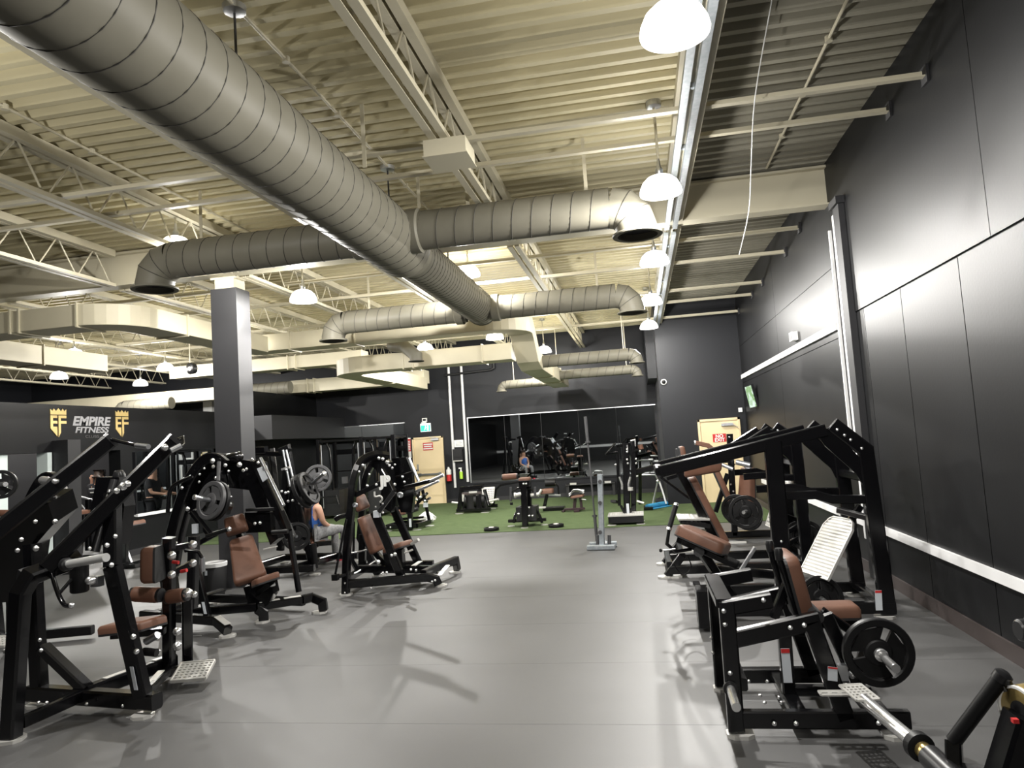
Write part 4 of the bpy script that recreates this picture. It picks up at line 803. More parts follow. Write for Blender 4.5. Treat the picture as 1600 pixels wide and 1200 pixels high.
bent(C, [c2 + V((0, 0, -.02)), V((-4.07, 7.08, .1)), V((-4.07, 7.08, .02))], .1, .1, 'front_foot_post'); foot(C, (-4.08, 7.07, 0), 0, .14, .13)
beam(C, V((-5.3, 7.9, .1)), V((-3.85, 7.55, .1)), .08, .09, 'far_base_rail'); beam(C, V((-5.3, 6.95, .12)), V((-5.2, 8.1, .12)), .09, .09, 'rear_crossbar'); foot(C, (-5.25, 8.0, 0), 0, .14, .13); foot(C, (-5.35, 6.95, 0), 0, .14, .13)
beam(C, P(302, 870, 6.75), P(326, 968, 6.7), .07, .06, 'slanted_post', up=(0, 1, 0)); sticker(C, P(319, 950, 6.66), (1, 0, 0), (-.2, 0, 1), (.03, .12), False)
# arch frame left
for y, dx in ((7.2, 0), (7.75, 12)):
    bent(C, smooth_path([P(258 + dx, 900, y), P(270 + dx, 830, y), P(290 + dx, 765, y), P(306 + dx, 735, y), P(322 + dx, 718, y), P(338 + dx, 716, y), P(352 + dx, 726, y)], 3), .12, .08, 'arched_frame', up=(0, 1, 0))
    q_ = P(258 + dx, 900, y); beam(C, V((q_.x + .03, y, .1)), q_, .1, .08, 'arch_post')
tube(C, smooth_path([P(262, 800, 7.1), P(265, 770, 7.1), P(274, 757, 7.1), P(300, 745, 7.05)]), .022, 'guide_handle')
rod(C, P(342, 722, 7.1), P(341, 752, 7.0), .02, 'hand_grip', 'plate_grey'); 
MB().prism([P(300, 740, 7.35), P(322, 722, 7.35), P(345, 726, 7.35), P(352, 760, 7.35), P(318, 790, 7.35), P(298, 800, 7.35)], .1).build('cam_plate', 'black_paint', C)
MB().prism([P(352, 722, 7.5), P(385, 718, 7.5), P(412, 722, 7.5), P(420, 770, 7.5), P(440, 840, 7.5), P(428, 850, 7.5), P(395, 765, 7.5), P(356, 760, 7.5)], .16).build('top_housing', 'black_paint', C)
MB().lathe(P(366, 715, 7.4), (1, -.2, .1), [(-.09, .05), (-.08, .06), (.08, .06), (.09, .05)], 18).build('top_roller', 'black_paint', C, 50)
for i, (px, py, r_) in enumerate(((332, 720, .03), (333, 729, .022), (352, 727, .022), (357, 736, .016), (374, 726, .03), (380, 735, .02), (385, 733, .018), (337, 747, .02), (284, 762, .02), (298, 746, .018), (297, 744, .015), (293, 795, .028), (311, 753, .016), (319, 732, .014), (312, 741, .014), (356, 760, .014), (361, 776, .014), (275, 848, .016), (403, 723, .018), (394, 718, .02), (398, 818, .018), (406, 817, .018))): bolt(C, P(px, py, 7.1), (.1 * (i % 3), -1, .3), r_)
# plates on left horn
hc = P(330, 782, 6.85); ax = V((-.3, -.92, .26)); rod(C, hc - ax * .25, hc + ax * .2, .024, 'weight_horn', 'steel', 16); MB().lathe(hc + ax * .2, ax, [(0, .027), (.015, .027), (.02, .01)], 14).build('horn_cap', 'chrome', C, 50); beam(C, hc - ax * .25, P(355, 800, 7.35), .07, .06, 'horn_arm')
tag(weight_plate(None, hc, ax, .205, .04, 'plate_grey', 3, 'weight_plate', .2), 'grey weight plate on the left horn of the incline press, outer one', 'weight plate'); tag(weight_plate(None, hc - ax * .055, ax, .21, .04, 'rubber', 3, 'weight_plate', .2), 'black weight plate on the left horn of the incline press, inner one', 'weight plate')
beam(C, P(300, 800, 7.1), P(330, 838, 7.0), .06, .05, 'lever_arm'); beam(C, P(290, 860, 7.0), P(345, 830, 7.0), .06, .05, 'lever_arm'); rod(C, P(323, 838, 6.9), P(357, 827, 6.85), .022, 'hand_grip', 'rubber'); MB().lathe(P(357, 827, 6.85), (1, -.1, .2), [(0, .025), (.02, .025), (.03, .01)], 12).build('grip_cap', 'chrome', C, 50)
MB().box(P(305, 826, 7.0), (.06, .03, .1)).build('counter_label', 'sticker', C)
# right side arm
rod(C, P(407, 716, 7.3), P(443, 790, 7.1), .02, 'guide_rod', 'steel'); beam(C, P(400, 722, 7.45), P(455, 840, 7.3), .1, .09, 'right_arm', up=(0, 1, 0)); beam(C, P(452, 830, 7.2), P(467, 925, 7.15), .05, .05, 'right_leg')
MB().prism([P(402, 732, 7.3), P(416, 727, 7.3), P(422, 745, 7.3), P(411, 753, 7.3)], .02).build('instruction_plate', 'sticker', C)
beam(C, P(385, 797, 7.3), P(428, 795, 7.3), .035, .035, 'support_bar', m='plastic_black'); MB().prism([P(386, 800, 7.4), P(425, 800, 7.4), P(428, 830, 7.4), P(388, 832, 7.4)], .1).build('guard_box', 'black_paint', C)
rod(C, P(425, 832, 6.9), P(450, 830, 6.9), .022, 'hand_grip', 'rubber'); beam(C, P(413, 858, 7.0), P(432, 854, 7.0), .05, .012, 'tread_strip', m='aluminium')
beam(C, P(440, 800, 7.3), P(452, 830, 7.2), .06, .06, 'right_link')
# ---- bin by the column
bn = thing('waste_bin', 'black bin with white liner standing against the column', 'bin', (-5.65, 8.62, 0))
MB().lathe((-5.68, 8.7, 0), (0, 0, 1), [(0, .13), (.01, .135), (.36, .155), (.37, .15)], 20).build('bin_body', 'black_matte', bn, 50); MB().lathe((-5.68, 8.7, .34), (0, 0, 1), [(0, .16), (.05, .162), (.055, .15), (.02, .13)], 20, False).build('bin_liner', 'towel', bn, 50); MB().box((-5.7, 8.54, .28), (.03, .01, .06)).build('bin_label', 'sticker', bn)
# ---- machine with the seated person
D = thing('shoulder_press_machine', 'black plate loaded press machine with the person in blue seated in it', 'exercise machine', (-5.2, 10.2, 0))
yd = 10.3
beam(D, P(433, 780, yd), P(424, 702, yd + .2), .09, .09, 'post'); 
for y in (10.0, 10.9):
    beam(D, P(438, 860, y), P(450, 700, y), .1, .09, 'upright'); bent(D, [P(437, 705, y), P(449, 700, y), P(462, 770, y), P(480, 850, y), P(488, 882, y)], .09, .08, 'slanted_post', up=(0, 1, 0))
    q_ = P(488, 882, y)
beam(D, P(395, 708, yd), P(450, 710, yd), .08, .08, 'top_rail'); beam(D, P(397, 704, yd), P(416, 703, yd), .12, .12, 'top_block')
rod(D, P(442, 703, 9.9), P(453, 760, 9.9), .016, 'guide_rod', 'steel'); rod(D, P(447, 703, 9.9), P(458, 748, 9.9), .016, 'guide_rod', 'steel'); beam(D, P(440, 734, 9.85), P(453, 730, 9.85), .03, .03, 'carriage', m='chrome')
d0, d1, d2_, d3q = V((-5.9, 9.6, .1)), V((-4.75, 9.7, .1)), V((-5.8, 10.8, .1)), V((-4.5, 10.7, .1))
for a, b in ((d0, d1), (d2_, d3q), (d0, d2_), (mid(d0, d1, .7), mid(d2_, d3q, .7))): beam(D, a, b, .09, .1, 'base_rail')
for p in (d0, d1, d2_, d3q): foot(D, (p.x, p.y, 0), 0, .15, .14)
beam(D, V((-4.95, 10.15, .1)), P(470, 830, 10.2), .09, .08, 'rear_post'); beam(D, P(492, 850, 10.2), P(518, 848, 10.3), .07, .07, 'front_rail'); rod(D, P(489, 850, 10.0), P(492, 888, 10.0), .05, 'bumper', 'rubber'); beam(D, P(478, 846, 10.0), P(487, 885, 10.0), .05, .04, 'slanted_leg', m='steel')
pad(D, P(482, 815, 10.35), (0, 1, 0), (-.12, 0, 1), (1, 0, .1), (.4, .85, .07), .8, 'backrest'); pad(D, P(492, 847, 10.45), (0, 1, 0), (1, 0, 0), (0, 0, 1), (.4, .36, .06), .8, 'seat')
MB().prism([P(462, 760, 10.2), P(482, 770, 10.2), P(484, 830, 10.2), P(470, 845, 10.2), P(455, 800, 10.2)], .3).build('pivot_housing', 'black_paint', D)
for i, (px, py, r_, m_, a_) in enumerate(((473, 768, .26, 'rubber', (.92, .03, .4)), (482, 763, .25, 'rubber', (.92, .03, .4)), (497, 747, .2, 'plate_grey', (.3, -.93, .1)))):
    tag(weight_plate(None, P(px, py, 9.6 + .35 * (i == 2)), a_, r_, .06, m_, 3), ('thick black weight plate beside the seated person, inner one', 'thick black weight plate beside the seated person, outer one', 'grey weight plate above the seated person')[i], 'weight plate')
rod(D, P(468, 772, 9.95), P(506, 740, 9.6), .025, 'weight_horn', 'steel', 14); MB().lathe(P(506, 740, 9.6), (1, -.4, .3), [(0, .035), (.02, .035), (.03, .01)], 12).build('horn_cap', 'chrome', D, 50)
tag(weight_plate(None, P(463, 838, 9.6), (.7, -.7, .1), .2, .05, 'rubber', 3), 'black weight plate low on the machine beside the seated person', 'weight plate'); rod(D, P(463, 838, 9.6), P(470, 835, 9.9), .024, 'weight_horn', 'steel')
for px, py in ((447, 734), (440, 768), (446, 770), (450, 769), (457, 782), (468, 786), (473, 790), (450, 783), (433, 782), (465, 825)): bolt(D, P(px, py, 9.8), (.2, -1, .2), .022)
# ---- seated press machine in the middle
E_ = thing('incline_press_machine', 'black plate loaded incline press with brown seat standing left of the aisle', 'exercise machine', (-3.1, 8.8, 0))
y0 = 8.35
fA, fB, fC, fD = V((-3.67, 8.29, .06)), V((-2.57, 8.65, .09)), V((-2.62, 9.5, .12)), V((-3.75, 9.45, .08))
p_ = [V((fA.x, fA.y, .02)), P(542, 860, 8.3), P(549, 790, 8.35), P(552, 755, 8.38), P(560, 728, 8.42), P(572, 716, 8.5), P(590, 711, 8.6), P(606, 713, 8.7)]
bent(E_, [p_[0]] + smooth_path(p_[1:], 3), .085, .1, 'arched_post', up=(0, 1, 0)); foot(E_, fA, 0, .15, .14)
q2_ = [V((fD.x + .05, fD.y, .02)), P(563, 840, 9.4), P(568, 780, 9.4), P(572, 745, 9.4), P(585, 722, 9.4), P(605, 715, 9.3)]
bent(E_, [q2_[0]] + smooth_path(q2_[1:], 3), .085, .1, 'arched_post', up=(0, 1, 0)); foot(E_, fD + V((.05, 0, 0)), 0, .15, .14)
bent(E_, [V((fA.x, fA.y, .13)), V((-2.72, 8.58, .13)), V((-2.62, 8.62, .09)), V((-2.6, 8.63, .03))], .08, .1, 'base_rail'); foot(E_, fB, .2, .15, .14)
beam(E_, V((fD.x, fD.y, .14)), V((-2.9, 9.45, .14)), .08, .1, 'base_rail'); bent(E_, [V((-2.78, 8.62, .16)), V((-2.72, 9.0, .17)), V((-2.6, 9.5, .17)), V((-2.6, 9.56, .03))], .08, .1, 'front_bar'); foot(E_, fC, 0, .15, .14)
for a_, b_ in (((687, 903), (692, 896)), ((693, 895), (700, 887))): MB().beam(P(*a_, 8.75) + V((0, 0, .03)), P(*b_, 8.9) + V((0, 0, .03)), .06, .008).build('tread_strip', 'aluminium', E_)
beam(E_, V((fA.x, fA.y, .18)), V((fD.x, fD.y, .18)), .08, .08, 'rear_crossbar'); beam(E_, P(556, 888, 8.9), P(685, 890, 9.0), .09, .1, 'centre_rail'); beam(E_, P(645, 888, 8.7), P(655, 880, 9.2), .06, .06, 'step_bar'); MB().beam(P(646, 884, 8.72), P(657, 877, 9.1), .06, .008).build('tread_strip', 'aluminium', E_)
g0, g1 = P(585, 800, 8.5), P(630, 908, 8.6); beam(E_, g0, g1, .1, .08, 'diagonal_post', up=(0, 1, 0)); g2, g3 = P(615, 795, 9.3), P(656, 885, 9.3); beam(E_, g2, g3, .1, .08, 'diagonal_post', up=(0, 1, 0)); beam(E_, P(567, 835, 9.0), P(566, 885, 9.0), .09, .09, 'rear_post')
dv = (P(557, 770, 8.85) - P(594, 862, 8.85)).normalized(); nf = V((.85, -.25, .42))
sdv = dv.cross(nf).normalized(); nf = sdv.cross(dv).normalized(); nf = nf if nf.x > 0 else -nf
pad(E_, P(582, 833, 8.9), sdv, dv, nf, (.32, .5, .08), .8, 'backrest'); pad(E_, P(565, 785, 8.9), sdv, dv, nf, (.22, .2, .08), .9, 'head_pad')
pad(E_, P(622, 853, 8.85), (.3, 1, 0), (.93, -.2, .3), (-.3, 0, 1), (.32, .3, .06), .85, 'seat'); rod(E_, P(643, 850, 8.7), P(654, 843, 8.65), .02, 'seat_handle', 'aluminium'); rod(E_, P(632, 864, 8.7), P(645, 859, 8.7), .012, 'seat_handle', 'aluminium')
MB().prism([P(600, 862, 8.9), P(630, 858, 8.9), P(632, 885, 8.9), P(606, 890, 8.9)], .12).build('seat_bracket', 'black_paint', E_); beam(E_, P(575, 850, 9.0), P(610, 890, 8.95), .08, .07, 'back_spine')
MB().lathe(P(556, 789, 8.2), (-.2, -1, 0), [(0, .03), (.03, .03), (.032, .022), (.0, .02), (.0, .0)], 18, False).build('horn_end', 'steel', E_, 40); beam(E_, P(556, 789, 8.3), P(553, 789, 8.6), .05, .05, 'horn')
MB().lathe(P(626, 773, 8.2), (-.1, -1, 0), [(0, .035), (.03, .035), (.032, .026), (.0, .024), (.0, .0)], 18, False).build('horn_end', 'steel', E_, 40); rod(E_, P(626, 773, 8.25), P(626, 773, 8.9), .03, 'horn', 'steel')
MB().prism([P(578, 722, 8.75), P(600, 714, 8.75), P(612, 722, 8.75), P(618, 765, 8.75), P(614, 800, 8.75), P(596, 790, 8.75), P(600, 745, 8.75)], .12).build('cam_housing', 'black_paint', E_)
MB().prism([P(614, 716, 8.95), P(636, 714, 8.95), P(645, 735, 8.95), P(648, 775, 8.95), P(645, 800, 8.95), P(628, 800, 8.95), P(618, 760, 8.95)], .1).build('guard_plate', 'black_paint', E_); rod(E_, P(639, 716, 8.85), P(654, 752, 8.8), .018, 'guide_rod', 'steel')
beam(E_, P(553, 775, 8.4), P(600, 752, 8.5), .05, .06, 'lever_arm'); beam(E_, P(592, 800, 8.3), P(616, 768, 8.3), .04, .05, 'lever_arm', m='plastic_black'); bent(E_, [P(616, 768, 8.3), P(607, 750, 8.4), P(598, 735, 8.5)], .05, .05, 'lever_link')
beam(E_, P(620, 765, 8.8), P(678, 750, 8.7), .06, .05, 'press_arm'); rod(E_, P(672, 752, 8.7), P(693, 742, 8.65), .022, 'hand_grip', 'steel'); rod(E_, P(650, 768, 9.0), P(686, 751, 8.95), .018, 'hand_grip', 'steel'); rod(E_, P(615, 746, 8.9), P(651, 735, 8.9), .012, 'top_handle')
MB().box(P(589, 803, 8.35), (.07, .07, .08)).build('counter_label', 'sticker', E_)
# loose logo lettering on the near plate
lt = text('JP', .17, P(602, 759, 8.22), (math.pi / 2, 0, -.1), 'white', 'plate_lettering', E_, .004, bold=.008)
tube(E_, smooth_path([P(585, 768, 8.4), P(586, 776, 8.4), P(594, 775, 8.4), P(597, 780, 8.4), P(594, 785, 8.4)]), .012, 'hook', 'aluminium')
for i, (px, py, r_) in enumerate(((592, 716, .02), (598, 717, .022), (605, 722, .028), (608, 727, .02), (613, 731, .016), (567, 727, .02), (561, 737, .014), (577, 741, .014), (574, 759, .018), (588, 757, .018), (617, 757, .018), (602, 744, .014), (629, 745, .016), (632, 753, .016), (605, 723, .02), (617, 726, .014), (587, 792, .014), (598, 787, .014), (598, 801, .018), (596, 897, .014), (580, 919, .014), (675, 909, .014), (680, 907, .014), (539, 911, .016), (539, 926, .016), (617, 866, .024), (612, 868, .02), (591, 878, .028), (598, 895, .014), (650, 891, .016), (642, 890, .016), (604, 895, .02))): bolt(E_, P(px, py, 8.25), (.15 * (i % 3), -1, .25), r_)
tube(E_, [P(541, 805, 8.1), P(530, 808, 8.1), P(524, 812, 8.1)], .03, 'side_bracket'); rod(E_, P(541, 812, 8.15), P(524, 897, 8.15), .014, 'hanging_bar'); MB().box(P(524, 902, 8.15), (.07, .07, .07)).build('bar_end', 'rubber', E_); beam(E_, P(526, 902, 8.15), P(545, 896, 8.3), .04, .04, 'bar_link')
rod(E_, P(553, 815, 8.9), P(552, 880, 8.9), .016, 'hanging_bar'); rod(E_, P(545, 865, 8.5), P(580, 858, 8.9), .01, 'cross_rod', 'chrome'); beam(E_, P(543, 865, 8.6), P(558, 890, 8.7), .06, .05, 'diagonal_brace')
# ============================================================ TURF AREA AND FAR EQUIPMENT
# ---- tall black cage
G = thing('power_rack', 'tall black double cage rack in front of the end wall mirror', 'rack', (-7.3, 17.9, 0))
gy, gy2 = 17.4, 18.4
gx = [P(497, 690, gy).x, P(564, 685, gy).x, P(614, 684, gy).x]; gz = 2.08
for x in gx:
    for y in (gy, gy2): beam(G, V((x, y, .02)), V((x, y, gz)), .1, .1, 'upright'); foot(G, (x, y, 0), 0, .2, .2)
    beam(G, V((x, gy, gz - .05)), V((x, gy2, gz - .05)), .08, .08, 'top_rail'); beam(G, V((x, gy, .1)), V((x, gy2, .1)), .08, .08, 'base_rail')
for a, b in ((0, 1), (1, 2)):
    beam(G, V((gx[a], gy, gz - .06)), V((gx[b], gy, gz - .06)), .06, .06, 'front_bar'); beam(G, V((gx[a], gy2, 1.72)), V((gx[b], gy2, 1.72)), .06, .14, 'rear_bar'); beam(G, V((gx[a], gy2, 1.2)), V((gx[b], gy2, 1.2)), .03, .03, 'rear_bar'); beam(G, V((gx[a], gy2, .3)), V((gx[b], gy2, .3)), .06, .06, 'rear_bar')
for i, s in ((0, 1), (1, -1), (1, 1), (2, -1)):
    x = gx[i]; tube(G, [V((x + s * .1, gy + .1, gz - .1)), V((x + s * .2, gy + .1, gz - .12)), V((x + s * .27, gy + .1, gz - .3)), V((x + s * .32, gy + .12, .5))], .035, 'bent_guard'); rod(G, V((x + s * .085, gy - .02, .3)), V((x + s * .085, gy - .02, gz - .15)), .014, 'guide_rod', 'steel')
MB().box(P(539, 750, gy), (.13, .1, .17)).build('cable_block', 'plate_grey', G); bent(G, [P(498, 778, gy - .2), P(525, 775, gy - .2), P(529, 788, gy - .2)], .04, .04, 'handle_bar', 'plastic_black')
MB().span((gx[0], gy + .05, .1), (gx[0] + .5, gy2, .75)).build('weight_stack', 'black_matte', G); MB().span((gx[1] + .1, gy + .05, .1), (gx[1] + .5, gy2, .75)).build('weight_stack', 'black_matte', G)
# ---- low rack machine left of the aisle on the turf
F = thing('glute_machine', 'black low frame machine on the turf edge behind the incline press', 'exercise machine', (-5.1, 14.5, 0))
ff = [V((-5.36, 14.35, .1)), V((-4.72, 14.35, .1)), V((-4.62, 14.95, .1)), V((-5.3, 14.95, .1))]
for i in range(4): beam(F, ff[i], ff[(i + 1) % 4], .08, .1, 'base_rail'); foot(F, ff[i], 0, .18, .16)
beam(F, P(641, 828, 14.3), P(641, 795, 14.3), .1, .1, 'post'); sticker(F, P(641, 817, 14.23), (1, 0, 0), (0, 0, 1), (.05, .17), False); beam(F, V((-4.62, 14.95, .1)), P(660, 765, 14.95), .06, .06, 'upright'); beam(F, P(615, 812, 14.9), P(662, 808, 14.95), .05, .05, 'cross_rail'); beam(F, P(610, 795, 14.4), P(655, 790, 14.5), .07, .07, 'top_rail')
pad(F, P(624, 800, 14.5), (0, 1, 0), (1, 0, 0), (0, 0, 1), (.3, .3, .08), 1, 'pad'); roller(F, P(636, 800, 14.3), P(652, 795, 14.3), .05, 'plastic_black')
for px, py in ((644, 775), (651, 781), (657, 777), (664, 783)): rod(F, P(px, py, 14.6), P(px + 8, py - 5, 14.4), .025, 'peg', 'plastic_black'); bolt(F, P(px, py, 14.35), NY, .03)
for a_, b_ in (((650, 790), (668, 770)), ((644, 770), (668, 785)), ((655, 765), (652, 795))): beam(F, P(*a_, 14.6), P(*b_, 14.6), .05, .05, 'linkage')
MB().box(P(665, 789, 14.5), (.09, .05, .09)).build('counter_label', 'sticker', F)
for px, py in ((602, 824), (610, 824), (634, 827), (639, 827)): bolt(F, P(px, py, 14.28), NY, .018)
bg = thing('plastic_bag', 'crumpled white plastic bag lying on the turf by the tan door', 'bag', (-4.82, 15.5, .012))
m_ = MB()
for i in range(9):
    for j in range(13):
        u, v = math.pi * i / 8, 2 * math.pi * j / 12; r_ = .16 * (1 + .28 * math.sin(5 * v + 3 * u) * math.sin(u))
        m_.v.append(V((-4.85 + r_ * 1.15 * math.sin(u) * math.cos(v), 15.5 + r_ * math.sin(u) * math.sin(v), .13 + .12 * math.cos(u) * (1 + .2 * math.sin(3 * v)))))
for i in range(8):
    for j in range(12): m_.f.append((i * 13 + j, i * 13 + j + 1, (i + 1) * 13 + j + 1, (i + 1) * 13 + j))
m_.build('bag_body', 'towel', bg)
# ---- sled / hip machine against the wall
N = thing('hip_thrust_machine', 'low olive and black machine with white tread plates beside the mirror', 'exercise machine', (-4.2, 17.5, 0))
for y in (17.25, 18.1): beam(N, V((-4.62, y, .09)), V((-3.75, y, .09)), .08, .08, 'base_rail'); foot(N, (-4.55, y, 0), 0, .2, .17); foot(N, (-3.9, y, 0), 0, .2, .17)
beam(N, V((-4.55, 17.25, .12)), P(722, 762, 17.3), .1, .1, 'upright'); beam(N, V((-4.0, 17.25, .12)), P(750, 762, 17.3), .08, .08, 'upright'); beam(N, P(720, 764, 17.3), P(755, 760, 17.3), .12, .1, 'top_rail'); beam(N, P(722, 772, 17.28), P(752, 770, 17.28), .08, .07, 'cross_rail', m='base_brown'); MB().box(P(739, 769, 17.2), (.2, .02, .045)).build('name_plate', 'aluminium', N)
perforated(N, P(737, 779, 17.4), (1, 0, 0), (0, .3, 1), (.25, .18), 5, 6, .012, 'tread_plate'); perforated(N, P(761, 774, 17.6), (1, .2, 0), (.1, .3, 1), (.34, .4), 8, 8, .012, 'tread_plate'); MB().box(P(724, 778, 17.22), (.05, .05, .17)).build('grip', 'aluminium', N)
beam(N, P(757, 765, 17.4), P(764, 790, 17.3), .07, .07, 'lever_arm'); rod(N, P(765, 783, 17.2), P(779, 780, 17.1), .028, 'peg', 'aluminium'); rod(N, P(716, 786, 18), P(706, 785, 18), .03, 'peg', 'aluminium')
MB().span((-4.5, 17.35, .12), (-3.9, 18.0, .42)).build('weight_box', 'black_matte', N)
for x in (-4.4, -4.15, -3.95): MB().lathe((x, 17.3, .3), (1, .2, 0), [(-.03, .15), (.03, .15)], 20).build('disc_weight', 'rubber', N, 40)
bent(N, [P(771, 790, 18), P(775, 765, 18), P(782, 758, 18), P(812, 753, 18)], .05, .05, 'swing_arm')
# ---- machine standing in the middle of the turf
O = thing('leg_curl_machine', 'black machine with brown roller pad standing in the middle of the turf', 'exercise machine', (-2.4, 14.1, 0))
beam(O, P(821, 822, 13.95), P(818, 752, 13.95), .12, .12, 'front_post'); beam(O, P(828, 815, 14.2), P(826, 752, 14.2), .1, .1, 'rear_post'); foot(O, (-2.37, 13.9, 0), 0, .14, .14)
beam(O, V((-2.75, 14.25, .12)), V((-1.98, 14.25, .12)), .1, .06, 'base_rail'); foot(O, (-2.7, 14.25, 0), 0, .14, .14); foot(O, (-2.02, 14.25, 0), 0, .14, .14)
for s, xs in ((-1, (803, 805, 812, 818)), (1, (847, 843, 836, 828))): bent(O, smooth_path([P(xs[0], 817, 14.2), P(xs[1], 805, 14.2), P(xs[2], 795, 14.2), P(xs[3], 790, 14.2)], 3), .05, .05, 'arched_leg')
beam(O, V((-2.37, 13.9, .13)), V((-2.3, 14.9, .13)), .08, .08, 'centre_rail'); MB().box(P(820, 755, 14.0), (.2, .2, .14)).build('head_block', 'black_paint', O)
roller(O, P(785, 746, 14.2), P(808, 744, 14.2), .065); pad(O, P(820, 748, 14.0), (0, 1, 0), (1, 0, 0), (0, 0, 1), (.3, .22, .05), 1, 'seat')
for px in (798, 836): rod(O, P(px, 761, 13.9), P(px, 783 if px < 800 else 775, 13.9), .025, 'hand_grip', 'plate_grey'); tube(O, [P(px, 770, 13.9), P((px + 820) / 2, 763, 13.95), P(820, 762, 14)], .02, 'grip_arm')
MB().lathe(P(799, 785, 13.9), (0, 0, -1), [(0, .03), (.05, .03)], 12).build('grip_end', 'rubber', O, 50); rod(O, P(805, 774, 13.9), P(818, 771, 13.95), .04, 'weight_horn', 'aluminium'); rod(O, P(829, 774, 13.9), P(842, 772, 13.95), .035, 'weight_horn', 'aluminium'); MB().lathe(P(806, 774, 13.88), (-1, 0, 0), [(0, .055), (.03, .055)], 14).build('horn_flange', 'aluminium', O, 50)
MB().span((-2.55, 14.05, .13), (-2.15, 14.5, .4)).build('weight_box', 'black_matte', O)
for px, py in ((818, 756), (822, 756), (827, 793), (832, 806), (827, 806), (810, 803)): bolt(O, P(px, py, 13.85), NY, .022)
# ---- benches near the mirror
Q = thing('flat_bench', 'black bench with tan pad behind the turf machine', 'bench', (-2.2, 17.0, 0))
pad(Q, P(855, 767, 17), (0, 1, 0), (1, 0, .05), (-.05, 0, 1), (.35, .3, .1), .9, 'pad', 'leather'); beam(Q, P(836, 772, 17), P(876, 774, 17), .06, .05, 'rail', m='steel'); beam(Q, P(850, 795, 17), P(855, 772, 17), .08, .08, 'post'); beam(Q, V((-2.4, 17, .05)), V((-1.9, 17, .05)), .35, .08, 'base'); tube(Q, [P(867, 755, 17), P(872, 760, 17), P(873, 774, 17)], .02, 'upright_arm'); MB().box(P(846, 793, 16.6), (.2, .12, .03)).build('step_plate', 'aluminium', Q); MB().lathe(P(852, 755, 17.3), (1, 0, 0), [(0, .09), (.25, .09)], 16).build('drum', 'rubber', Q, 50)
rod(Q, P(840, 775, 16.8), P(846, 765, 16.8), .03, 'peg', 'aluminium')
S2 = thing('utility_stool', 'small plum framed stool with a folded white towel on the turf', 'stool', (-1.6, 16.5, 0))
MATS['plum'] = mat('plum', (.035, .018, .022), .4)
beam(S2, V((-1.85, 16.5, .07)), V((-1.38, 16.5, .07)), .1, .05, 'base', m='plum'); beam(S2, P(897, 797, 16.5), P(899, 778, 16.5), .07, .07, 'leg', m='plum'); beam(S2, P(909, 797, 16.5), P(907, 777, 16.5), .06, .06, 'leg', m='plum'); pad(S2, P(902, 775, 16.5), (0, 1, 0), (1, 0, .1), (-.1, 0, 1), (.3, .3, .05), 1, 'seat'); rod(S2, P(908, 780, 16.4), P(916, 781, 16.3), .015, 'adjuster', 'chrome')
beam(S2, V((-1.85, 16.5, .05)), V((-1.9, 16.45, .02)), .06, .04, 'base_tip', m='plum'); MB().span((-1.62, 16.3, .012), (-1.5, 16.7, .05)).build('cross_foot', 'plum', S2)
tw = thing('towel', 'folded white towel lying on the small stool', 'towel', P(902, 772, 16.5)); tc_ = P(901, 771.5, 16.5)
m_ = MB(); nx, ny = 8, 6
for i in range(nx + 1):
    for j in range(ny + 1):
        u, v = i / nx - .5, j / ny - .5; m_.v.append(tc_ + V((u * .34, v * .3, .055 + .04 * (1 - 3.2 * u * u) + .012 * math.sin(9 * v + 5 * u) - .05 * (u < -.3))))
for i in range(nx):
    for j in range(ny): a = i * (ny + 1) + j; m_.f.append((a, a + 1, a + ny + 2, a + ny + 1))
k_ = len(m_.v); m_.v += [p - V((0, 0, .04)) for p in list(m_.v)]
m_.f += [tuple(k_ + i for i in reversed(f)) for f in list(m_.f)]
m_.build('towel_cloth', 'towel', tw, True)
bx2 = thing('wall_shelf', 'low dark shelf with two small white tags under the mirror', 'shelf', (-1.6, 20.4, .2)); MB().span((-2.2, 20.3, .34), (-.8, 20.58, .38)).build('shelf_board', 'black_matte', bx2)
for x in (-1.98, -1.0): MB().span((x - .09, 20.28, .36), (x + .09, 20.3, .42)).build('tag', 'aluminium', bx2)
for x in (-2.15, -.85): MB().span((x - .04, 20.35, 0), (x + .04, 20.55, .34)).build('shelf_leg', 'black_matte', bx2)
# ---- cable tower with tread platform
S = thing('cable_tower_machine', 'tall black pull-up tower with white tread platform at the turf edge', 'exercise machine', (-.4, 13.9, 0))
MB().span((-.72, 13.7, .05), (-.06, 14.25, .17)).build('platform_box', 'black_paint', S); perforated(S, V((-.39, 13.97, .185)), (1, 0, 0), (0, 1, 0), (.66, .55), 5, 14, .014, 'tread_platform')
for x in (-.66, -.12): foot(S, (x, 13.72, 0), 0, .16, .14); foot(S, (x, 14.2, 0), 0, .16, .14)
beam(S, P(980, 806, 14.1), P(978, 692, 14.1), .13, .12, 'main_post'); beam(S, P(990, 800, 14.3), P(990, 688, 14.3), .1, .1, 'rear_post'); beam(S, P(968, 790, 14.4), P(964, 695, 14.4), .06, .06, 'side_post'); MB().box(P(981, 795, 14.02), (.05, .01, .2)).build('post_label', 'sticker', S)
beam(S, P(964, 697, 14.4), P(992, 693, 14.3), .06, .06, 'top_rail'); tube(S, [P(961, 693, 14.3), P(948, 708, 14.2), P(946, 710, 14.2)], .022, 'pull_handle'); beam(S, P(964, 707, 14.3), P(948, 709, 14.2), .04, .04, 'handle_brace'); tube(S, [P(985, 689, 14.0), P(992, 687, 14.0), P(993, 697, 14.0)], .014, 'chrome_hook', 'chrome')
